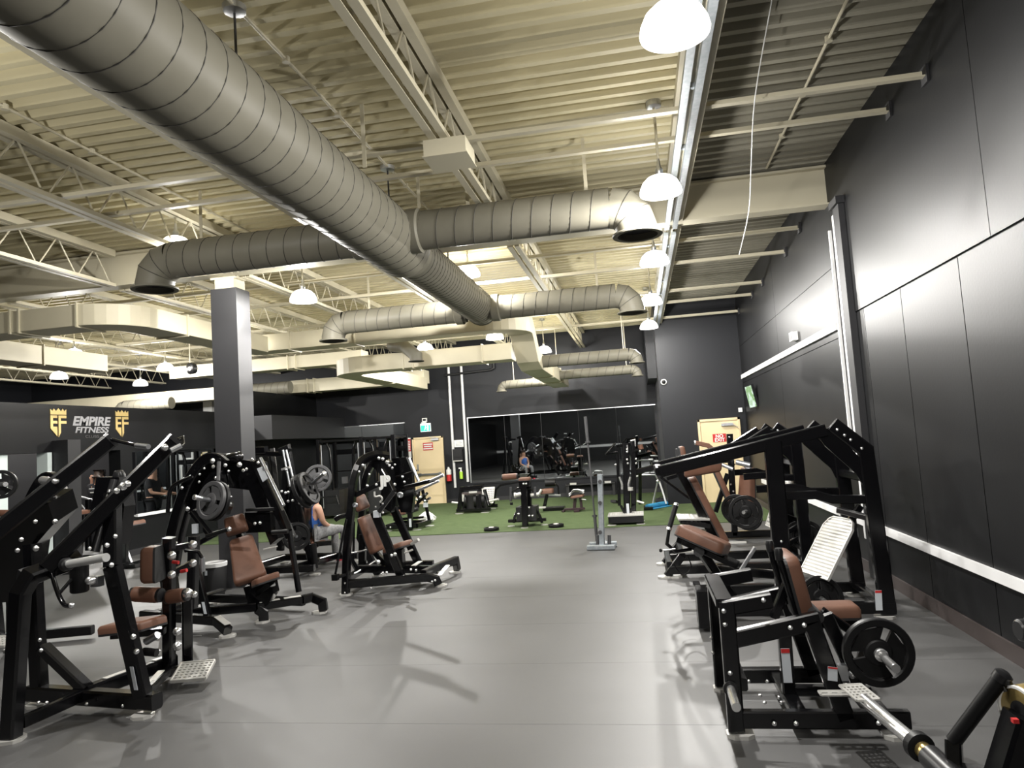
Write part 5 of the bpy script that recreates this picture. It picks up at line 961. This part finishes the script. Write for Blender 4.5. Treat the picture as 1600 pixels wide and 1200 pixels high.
rod(S, P(1000, 695, 14.2), P(1002, 702, 14.2), .05, 'arm_end', 'leather'); beam(S, P(990, 705, 14.2), P(1003, 700, 14.2), .05, .05, 'side_arm')
for s in (0, 1):
    a_ = 968 if s == 0 else 985; tube(S, [P(a_, 745, 13.95), P(a_ + (4 if s == 0 else -3), 757, 13.95), P(a_ + 4 - s * 6, 765, 13.95)], .022, 'dip_handle', 'chrome')
MB().lathe(P(985, 764, 13.95), (0, 0, 1), [(-.03, .05), (.03, .05)], 14).build('grip_drum', 'aluminium', S, 50); beam(S, P(970, 790, 14.1), P(978, 806, 14.1), .05, .05, 'lower_brace'); beam(S, P(990, 790, 14.1), P(982, 806, 14.1), .05, .05, 'lower_brace'); beam(S, P(963, 785, 14.2), P(958, 783, 14.1), .12, .05, 'side_peg', m='rubber')
for px, py in ((980, 702), (980, 706), (980, 718), (981, 724), (994, 717), (994, 724), (1000, 705), (962, 726)): bolt(S, P(px, py, 13.95), NY, .022)
rod(S, P(980, 695, 13.98), P(981, 706, 13.98), .014, 'guide_pin', 'chrome'); rod(S, P(995, 783, 14.0), P(1006, 786, 14.0), .02, 'peg', 'aluminium')
# long arm between tower and leg press
LA = thing('lever_bench', 'black lever bench with bent white legs beside the blue mat', 'bench', (.3, 16.3, 0))
beam(LA, P(992, 738, 15.8), P(1030, 728, 15.8), .12, .12, 'lever_beam'); tube(LA, [P(992, 745, 16.4), P(1003, 742, 16.4), P(1024, 742, 16.4), P(1028, 750, 16.4), P(1020, 787, 16.4)], .02, 'bent_leg', 'steel'); tube(LA, [P(1030, 752, 16.6), P(1036, 770, 16.6), P(1041, 787, 16.6)], .02, 'bent_leg', 'white_pipe'); beam(LA, P(1000, 787, 16.2), P(1000, 738, 15.9), .07, .07, 'post'); bolt(LA, P(1028, 752, 16.3), NY, .04); beam(LA, V((-.05, 16.2, .05)), V((.15, 16.2, .05)), .4, .07, 'base')
mt = thing('exercise_mat', 'rolled blue exercise mat lying on the turf near the stepped wall', 'mat', P(1018, 790, 16.5)); m0, m1 = V((0.03, 16.2, .07)), V((.46, 16.75, .07))
MB().rod(m0, m1, .06, 16).build('mat_roll', 'blue_mat', mt, 40); MB().beam(m0 + V((.06, -.06, -.045)), m1 + V((.06, -.06, -.045)), .16, .015).build('mat_flap', 'blue_mat', mt)
bk = thing('gym_bag', 'small black bag on the turf behind the blue mat', 'bag', (.35, 16.95, 0)); MB().lathe((.22, 16.95, .1), (1, 0, 0), [(0, .04), (.02, .085), (.3, .085), (.32, .04)], 14).build('bag_body', 'cloth_black', bk, 50); tube(bk, smooth_path([V((.28, 16.9, .17)), V((.38, 16.88, .22)), V((.48, 16.9, .17))]), .008, 'bag_strap', 'cloth_black')
for k, (px, py, lab) in enumerate(((768, 827.5, 'black weight plate lying flat on the turf left of the centre machine'), (869, 822, 'black weight plate lying flat on the turf right of the centre machine'))):
    p = at(px, py, z=.03); t = weight_plate(None, V((p.x, p.y, .042)), (0, 0, 1), .15, .055, 'rubber', 3); tag(t, lab, 'weight plate')
    MB().lathe(V((p.x, p.y, .07)), (0, 0, 1), [(0, .055), (.012, .05), (.012, .02)], 20).build('hub_cap', 'aluminium', t, 50)
# ---- galvanised rack post with leaning bar
U = thing('rack_post', 'galvanised steel rack upright with pegs standing on its base in the aisle', 'rack', (-.72, 11.0, 0))
yU = 11.05
ub, ut = P(941, 857, yU), P(937.5, 741, yU); ub.z = .02; beam(U, ub, ut, .085, .085, 'upright', m='galv'); beam(U, V((ub.x - .22, yU - .06, .04)), V((ub.x + .2, yU - .1, .04)), .1, .07, 'base_bar', m='galv'); beam(U, V((ub.x - .2, yU + .15, .05)), V((ub.x + .22, yU + .15, .05)), .09, .08, 'base_bar', m='galv'); beam(U, V((ub.x - .0, yU - .1, .04)), V((ub.x, yU + .45, .04)), .1, .06, 'base_rail', m='galv')
for px in (934, 952): rod(U, P(px, 851, yU + .05), P(px, 836, yU + .05), .027, 'bar_holder', 'plate_grey', 14)
for py in (752, 785, 831): rod(U, P(937.5, py, yU - .04), P(937.5, py + 1, yU - .09), .03, 'peg', 'plate_grey', 12)
bolt(U, P(947, 848, yU - .08), NY, .02)
W = thing('barbell', 'long dark barbell standing upright beside the galvanised post', 'barbell', P(934, 850, yU + .05))
w0, w1 = P(933, 848, yU + .2), P(914.5, 651, yU + .4); rod(W, w0, w1, .014, 'shaft', 'plate_grey'); wd = (w1 - w0)
rod(W, w0, w0 + wd * .2, .025, 'sleeve', 'plate_grey'); rod(W, w1 - wd * .2, w1, .025, 'sleeve', 'plate_grey'); MB().lathe(w0 + wd * .2, wd, [(0, .04), (.03, .04)], 14).build('collar', 'plate_grey', W, 50); MB().lathe(w1 - wd * .2, wd, [(-.03, .04), (0, .04)], 14).build('collar', 'plate_grey', W, 50)
# ============================================================ WALL FITTINGS
def wallbox(name, label, cat, px0, py0, px1, py1, y, d, m, group=None):
    a, b = at(px0, py1, y=y), at(px1, py0, y=y); t = thing(name, label, cat, ((a.x + b.x) / 2, y, a.z))
    MB().span((a.x, y - d, a.z), (b.x, y - .001, b.z)).build('body', m, t); return t, a, b
ex, a, b = wallbox('exit_sign', 'green running man exit sign above the tan push bar door', 'sign', 658, 661, 673, 675, YB, .05, 'sign_white')
MB().span((a.x + .015, YB - .056, a.z + .015), (b.x - .015, YB - .05, b.z - .055)).build('green_panel', 'green_sign', ex)
c_ = V(((a.x + b.x) / 2, YB - .06, (a.z + b.z) / 2 - .02))     # running figure and doorway pictogram
m_ = MB().lathe(c_ + V((.01, 0, .065)), NY, [(0, .016), (.004, .016)], 10); m_.beam(c_ + V((.008, 0, .045)), c_ + V((-.008, 0, -.01)), .026, .004, up=NY); m_.beam(c_ + V((-.008, 0, -.01)), c_ + V((.03, 0, -.04)), .014, .004, up=NY); m_.beam(c_ + V((-.008, 0, -.01)), c_ + V((-.04, 0, -.06)), .014, .004, up=NY); m_.beam(c_ + V((.006, 0, .035)), c_ + V((.045, 0, .01)), .012, .004, up=NY)
m_.build('running_figure', 'sign_white', ex); MB().span((c_.x + .055, YB - .06, c_.z - .07), (c_.x + .1, YB - .057, c_.z + .08)).build('doorway_symbol', 'sign_white', ex); MB().span((a.x + .05, YB - .1, b.z), (a.x + .2, YB - .03, b.z + .04)).build('lamp_head', 'white', ex)
eb, a, b = wallbox('emergency_light', 'small white box light above the green exit sign', 'light', 660.5, 653, 667.5, 659.5, YB, .06, 'white'); MB().span((a.x + .03, YB - .07, a.z + .03), (b.x - .03, YB - .06, b.z - .03)).build('lens', 'hole_black', eb)
rs, a, b = wallbox('vertical_sign', 'narrow red and white vertical sign left of the tan exit door', 'sign', 636.5, 684, 641.5, 716, YB, .01, 'white'); MB().span((a.x, YB - .014, a.z + .2), (b.x, YB - .01, b.z - .03)).build('red_panel', 'red', rs)
for k in range(6): MB().span((a.x + .02, YB - .016, a.z + .24 + k * .05), (b.x - .02, YB - .014, a.z + .265 + k * .05)).build('lettering', 'white', rs)
nt_, a, b = wallbox('notice_paper', 'white paper notice above the dispenser between the white pipes', 'notice', 710, 687, 724, 699, YB, .006, 'paper')
for k in range(4): MB().span((a.x + .05, YB - .009, a.z + .04 + k * .04), (b.x - .05 - .03 * (k % 2), YB - .006, a.z + .05 + k * .04)).build('print_line', 'letter_grey', nt_)
ds, a, b = wallbox('towel_dispenser', 'black paper towel dispenser on the end wall between the white pipes', 'dispenser', 710, 701, 724, 721, YB, .15, 'plastic_black'); MB().span((a.x, YB - .16, a.z), (b.x, YB - .1, a.z + .03)).build('tear_bar', 'aluminium', ds); MB().span((a.x + .02, YB - .17, a.z + .12), (b.x - .02, YB - .15, b.z - .02)).build('front_cover', 'plastic_black', ds)
fe = thing('fire_extinguisher', 'red and white fire extinguisher hung right of the tan exit door', 'extinguisher', (P(702, 752, YB - .1))); q_ = P(702, 752, YB - .1)
MB().lathe(q_, (0, 0, 1), [(0, .06), (.01, .075), (.2, .075), (.2, .074)], 16).build('lower_shell', 'red', fe, 50); MB().lathe(q_ + V((0, 0, .2)), (0, 0, 1), [(0, .076), (.13, .076), (.18, .03), (.22, .03)], 16).build('upper_shell', 'white', fe, 50); tube(fe, [q_ + V((0, 0, .42)), q_ + V((.08, 0, .4)), q_ + V((.1, 0, .3))], .012, 'hose', 'rubber')
sbt = thing('spray_bottle', 'white and lime spray bottle hung on the right white pipe', 'bottle', P(721, 748, YB - .1)); q_ = P(721, 748, YB - .1)
MB().lathe(q_, (0, 0, 1), [(0, .05), (.2, .05), (.21, .045)], 14).build('bottle_body', 'lime', sbt, 50); MB().lathe(q_ + V((0, 0, .2)), (0, 0, 1), [(0, .045), (.06, .02), (.09, .02)], 14).build('bottle_neck', 'white', sbt, 50); MB().box(q_ + V((-.02, 0, .31)), (.09, .03, .04)).build('trigger', 'white', sbt)
wp = thing('wall_pipe', 'pair of white vertical pipes on the end wall beside the mirror', 'pipe', (-5.3, YB - .05, .3))
for px, zb in ((702, .45), (722, .6)): x = at(px, 600, y=YB - .05).x; MB().rod((x, YB - .05, zb), (x, YB - .05, 4.05), .04, 12).build('pipe', 'white_pipe', wp, 40)
dpp = thing('drain_pipe', 'dark bent pipe below the ducts on the end wall', 'pipe', (-4.8, YB - .1, 3.8)); tube(dpp, [V((-5.6, YB - .1, 3.8)), V((-4.2, YB - .1, 3.85)), V((-4.1, YB - .1, 3.9)), V((-4.1, YB - .1, 4.4))], .035, 'pipe', 'black_matte')
# television on the right wall
tv = thing('television', 'flat television with bright green picture on the right wall', 'television', V((2.35, 15.8, 2.2)))
c0, c1, c2_, c3 = P(1163, 604, 15.5), P(1173, 600.5, 15.1), P(1183, 636, 15.1), P(1172, 639, 15.5)
nrm_ = (c1 - c0).cross(c3 - c0).normalized(); nrm_ = nrm_ if nrm_.x < 0 else -nrm_
MB().prism([p - nrm_ * .03 for p in (c0, c1, c2_, c3)], .05).build('casing', 'plastic_black', tv)
MATS['tvpic'] = mm = mat('tvpic', (.1, .1, .1), .3, emit=(.4, .6, .2), estr=0.55); nt = mm.node_tree; nz_ = nt.nodes.new('ShaderNodeTexNoise'); nz_.inputs['Scale'].default_value = 9; rp = nt.nodes.new('ShaderNodeValToRGB'); rp.color_ramp.elements[0].position = .42; rp.color_ramp.elements[1].position = .6; rp.color_ramp.elements[0].color = (.1, .35, .03, 1); rp.color_ramp.elements[1].color = (.75, .95, .85, 1); tcn = nt.nodes.new('ShaderNodeTexCoord'); nt.links.new(tcn.outputs['Object'], nz_.inputs['Vector']); nt.links.new(nz_.outputs['Fac'], rp.inputs[0]); nt.links.new(rp.outputs[0], nt.nodes['Principled BSDF'].inputs['Emission Color'])
k_ = (c0 + c1 + c2_ + c3) / 4; MB().prism([k_ + (p - k_) * .92 + nrm_ * .0 for p in (c0, c1, c2_, c3)], .006).build('screen', 'tvpic', tv); beam(tv, k_ - nrm_ * .05, V((XR, k_.y + .1, k_.z)), .06, .06, 'wall_arm', m='plastic_black')
cd = thing('dome_camera', 'small white dome camera on the stepped wall', 'camera', at(1037, 597, y=YS)); q_ = at(1037, 597, y=YS); MB().lathe(q_, NY, [(0, .07), (.04, .07), (.05, .06)], 18).build('mount', 'white', cd, 50); MB().lathe(q_ + V((0, -.05, 0)), NY, [(0, .05), (.03, .042), (.05, .02), (.055, .001)], 16, False).build('dome', 'plastic_black', cd, 50)
wallbox('wall_switch', 'tiny white box above the NO EXIT door', 'box', 1154, 637, 1159, 644, YS, .05, 'white')
q_ = at(1244, 526, x=XR); bq = thing('wall_speaker', 'small pale box on the right wall above the white trunking', 'box', q_); MB().span((XR - .08, q_.y - .12, q_.z - .06), (XR, q_.y + .1, q_.z + .07)).build('body', 'white', bq); MB().span((XR - .085, q_.y - .09, q_.z - .04), (XR - .08, q_.y + .07, q_.z + .05)).build('grille', 'plate_grey', bq)
wallbox('ceiling_vent_box', 'white box high on the end wall left of the column', 'box', 322, 619, 335, 645, YB, .15, 'white')
cp = at(297, 576, y=14.0); cs = thing('ceiling_speaker', 'small black and white round speaker hanging beyond the column', 'speaker', cp); MB().lathe(cp, (-.3, -1, -.1), [(-.14, .05), (-.1, .12), (0, .13), (.01, .12)], 18).build('speaker_body', 'plastic_black', cs, 50); MB().lathe(cp, (-.3, -1, -.1), [(.012, .05), (.02, .045), (.02, .001)], 16, False).build('cone', 'white', cs, 50); MB().rod(cp, V((cp.x, cp.y, ZC)), .012).build('hanger', 'steel_cream', cs)
# ============================================================ PEOPLE
def skin_mesh(name, verts, edges, radii, material, parent, root=0, sub=2):
    o0 = root_loc(parent); me = bpy.data.meshes.new(name); me.from_pydata([V(v) - o0 for v in verts], edges, [])
    o = bpy.data.objects.new(name, me); col.objects.link(o)
    o.modifiers.new('skin', 'SKIN'); 
    for i, r in enumerate(radii):
        sv = me.skin_vertices[0].data[i]; sv.radius = (r, r) if not isinstance(r, tuple) else r; sv.use_root = (i == root)
    sb_ = o.modifiers.new('sub', 'SUBSURF'); sb_.levels = sub; sb_.render_levels = sub
    bpy.context.view_layer.update(); dg = bpy.context.evaluated_depsgraph_get()
    m2 = bpy.data.meshes.new_from_object(o.evaluated_get(dg)); bpy.data.objects.remove(o)
    m2.materials.clear(); m2.materials.append(MATS[material])
    for p in m2.polygons: p.use_smooth = True
    r_ = bpy.data.objects.new(name, m2); col.objects.link(r_); r_.parent = parent; return r_
def person(label, J, face, top, pants, shoe, hair_len=.0, sleeves=True, cap=False):
    """J: joints hip, chest, neck, head, and per side (l, r) shoulder, elbow, wrist, hipj, knee, ankle; face: unit facing vector"""
    t = thing('person', label, 'person', (J['hip'][0], J['hip'][1], 0)); f = V(face).normalized(); J = {k: V(v) for k, v in J.items()}
    vs, es, rs = [], [], []
    def v(p, r, link=None):
        vs.append(V(p)); rs.append(r)
        if link is not None: es.append((link, len(vs) - 1))
        return len(vs) - 1
    h = v(J['hip'], .13); w_ = v(J['hip'].lerp(J['chest'], .5), .118, h); c = v(J['chest'], .138, w_); n = v(J['neck'], .058, c); hd = v(J['head'], (.078, .088), n); tp = v(J['head'] + (J['head'] - J['neck']).normalized() * .1, .062, hd)
    v(J['head'] + f * .085 - V((0, 0, .01)), .017, hd)                                     # nose
    sdv = f.cross(V((0, 0, 1))).normalized()
    for s, k in ((-1, 'l'), (1, 'r')):
        v(J['head'] + sdv * s * .078, .018, hd)                                            # ear
        a = v(J['sh_' + k], .058, c); b = v(J['el_' + k], .042, a); d = v(J['wr_' + k], .028, b)
        hv = (J['wr_' + k] - J['el_' + k]).normalized(); pl_ = v(J['wr_' + k] + hv * .06, (.036, .02), d); sx = hv.cross(f).normalized() if hv.cross(f).length > .1 else sdv
        for q in range(4): m1 = v(J['wr_' + k] + hv * (.1 + .006 * (q in (1, 2))) + sx * (.024 - .016 * q), .0095, pl_); v(vs[m1] + hv * .035 + f * .012, .008, m1)
        m1 = v(J['wr_' + k] + hv * .06 + sx * .045, .011, pl_); v(vs[m1] + hv * .035, .009, m1)
        a = v(J['hp_' + k], .095, h); b = v(J['kn_' + k], .06, a); d = v(J['an_' + k], .042, b)
    skin_mesh('body', vs, es, rs, 'skin', t)
    # shirt
    vs, es, rs = [], [], []
    h = v(J['hip'] - V((0, 0, .03)), .16); w_ = v(J['hip'].lerp(J['chest'], .5), .15, h); c = v(J['chest'], .172, w_); v(J['chest'].lerp(J['neck'], .45), .09, c)
    for k in 'lr':
        if sleeves: a = v(J['sh_' + k], .08, c); v(J['sh_' + k].lerp(J['el_' + k], .75), .062, a)
        else: v(J['sh_' + k].lerp(J['chest'], .3), .075, c)
    skin_mesh('shirt', vs, es, rs, top, t)
    vs, es, rs = [], [], []
    h = v(J['hip'], .14)
    for k in 'lr': a = v(J['hp_' + k], .105, h); b = v(J['kn_' + k], .072, a); v(J['kn_' + k].lerp(J['an_' + k], .95), .055, b)
    skin_mesh('trousers', vs, es, rs, pants, t)
    for k in 'lr':
        vs, es, rs = [], [], []; a = v(J['an_' + k] + V((0, 0, -.02)), .045); b = v(J['an_' + k] + f * .07 - V((0, 0, .035)), .042, a); v(J['an_' + k] + f * .15 - V((0, 0, .045)), .035, b); skin_mesh('shoe', vs, es, rs, shoe, t)
    vs, es, rs = [], [], []; a = v(J['head'] + V((0, 0, .055)) - f * .018, .086); b = v(J['head'] + V((0, 0, .09)) - f * .005, .07, a); d = v(J['head'] - f * .05 + V((0, 0, .0)), .07, a)
    if hair_len: v(J['head'] - f * .075 - V((0, 0, hair_len)), .045, d)
    skin_mesh('hair', vs, es, rs, 'hair', t)
    if cap:
        vs, es, rs = [], [], []; a = v(J['head'] + V((0, 0, .07)), .09); v(J['head'] + V((0, 0, .11)), .06, a); v(J['head'] + V((0, 0, .065)) + f * .12, .03, a); skin_mesh('cap', vs, es, rs, 'cloth_black', t)
    for s in (-1, 1): MB().lathe(J['head'] + sdv * s * .03 + f * .082 + V((0, 0, .012)), f, [(0, .009), (.004, .007), (.005, .001)], 8, False).build('eye', 'hair', t)
    mo = J['head'] + f * .078 - V((0, 0, .045)); MB().beam(mo - sdv * .02, mo + sdv * .02, .008, .008).build('mouth', 'base_brown', t)
    return t
# seated person
f = V((.62, .78, 0)); s = f.cross(V((0, 0, 1))).normalized(); hip = V((-5.08, 10.42, .52))
J = dict(hip=hip, chest=hip + V((-.01, 0, .31)), neck=hip + V((0, 0, .46)), head=hip + V((0, 0, .58)) + f * .02)
for k, q in (('l', -1), ('r', 1)):
    J['sh_' + k] = hip + s * (.17 * q) + V((0, 0, .40)); J['el_' + k] = hip + s * (.20 * q) + f * .05 + V((0, 0, .16)); J['wr_' + k] = hip + s * (.07 * q) + f * .24 + V((0, 0, .05))
    J['hp_' + k] = hip + s * (.09 * q) + f * .03; J['kn_' + k] = hip + s * (.15 * q) + f * .42 + V((0, 0, .02)); J['an_' + k] = hip + s * (.16 * q) + f * .42 + V((0, 0, -.46))
person('person in blue tank top and grey trousers seated with hands between knees', J, f, 'cloth_blue', 'cloth_grey', 'cloth_pink', .12, False)
def standing(base, f, H=1.66):
    b = V(base); f = V(f).normalized(); s = f.cross(V((0, 0, 1))).normalized(); k_ = H / 1.7; hip = b + V((0, 0, .92 * k_)); J = dict(hip=hip, chest=hip + V((0, 0, .36 * k_)), neck=hip + V((0, 0, .53 * k_)), head=hip + V((0, 0, .66 * k_)) + f * .02)
    for k, q in (('l', -1), ('r', 1)):
        J['sh_' + k] = hip + s * (.19 * q) + V((0, 0, .46 * k_)); J['el_' + k] = hip + s * (.24 * q) + f * .1 + V((0, 0, .2 * k_)); J['wr_' + k] = hip + s * (.18 * q) + f * .32 + V((0, 0, .16 * k_))
        J['hp_' + k] = hip + s * (.09 * q) - V((0, 0, .03)); J['kn_' + k] = b + s * (.11 * q) + V((0, 0, .48 * k_)) + f * .02; J['an_' + k] = b + s * (.12 * q) + V((0, 0, .1)) - f * .03
    return J
person('standing person in black shirt seen in the partition mirror', standing((-8.8, 14.25, 0), (-.95, .15, 0), 1.68), (-.95, .15, 0), 'cloth_black', 'cloth_black', 'cloth_black')
J = standing((-11.3, 13.3, 0), (-.1, 1, 0), 1.64)
J['el_l'] += V((-.08, .1, .12)); J['wr_l'] = J['el_l'] + V((0.05, -.05, .25))
pt = person('person in black cap and printed black shirt seen from behind through the opening', J, (-.1, 1, 0), 'cloth_black', 'cloth_black', 'cloth_black', 0, True, True)
for k in range(2): MB().box(J['chest'] + V((.0, -.155, .07 - .08 * k)), (.2 - .05 * k, .01, .02)).build('shirt_print', 'white', pt)
# dim equipment seen through the opening
rm = thing('cable_row_machine', 'dark machine with brown pad seen through the opening under the bulkhead', 'exercise machine', (-10.6, 12.3, 0))
pad(rm, P(127, 800, 12.0), (0, 1, 0), (1, 0, 0), (0, 0, 1), (.3, .25, .07), 1, 'seat'); rod(rm, P(112, 770, 12.1), P(135, 800, 12.1), .02, 'lever', 'steel'); rod(rm, P(115, 773, 12.2), P(150, 783, 12.2), .02, 'lever', 'steel'); beam(rm, P(138, 860, 12.1), P(138, 780, 12.1), .09, .09, 'post'); beam(rm, P(125, 865, 12), P(126, 804, 12), .08, .08, 'seat_post'); beam(rm, V((-10.9, 12.0, .05)), V((-10.2, 12.1, .05)), .1, .08, 'base_rail')
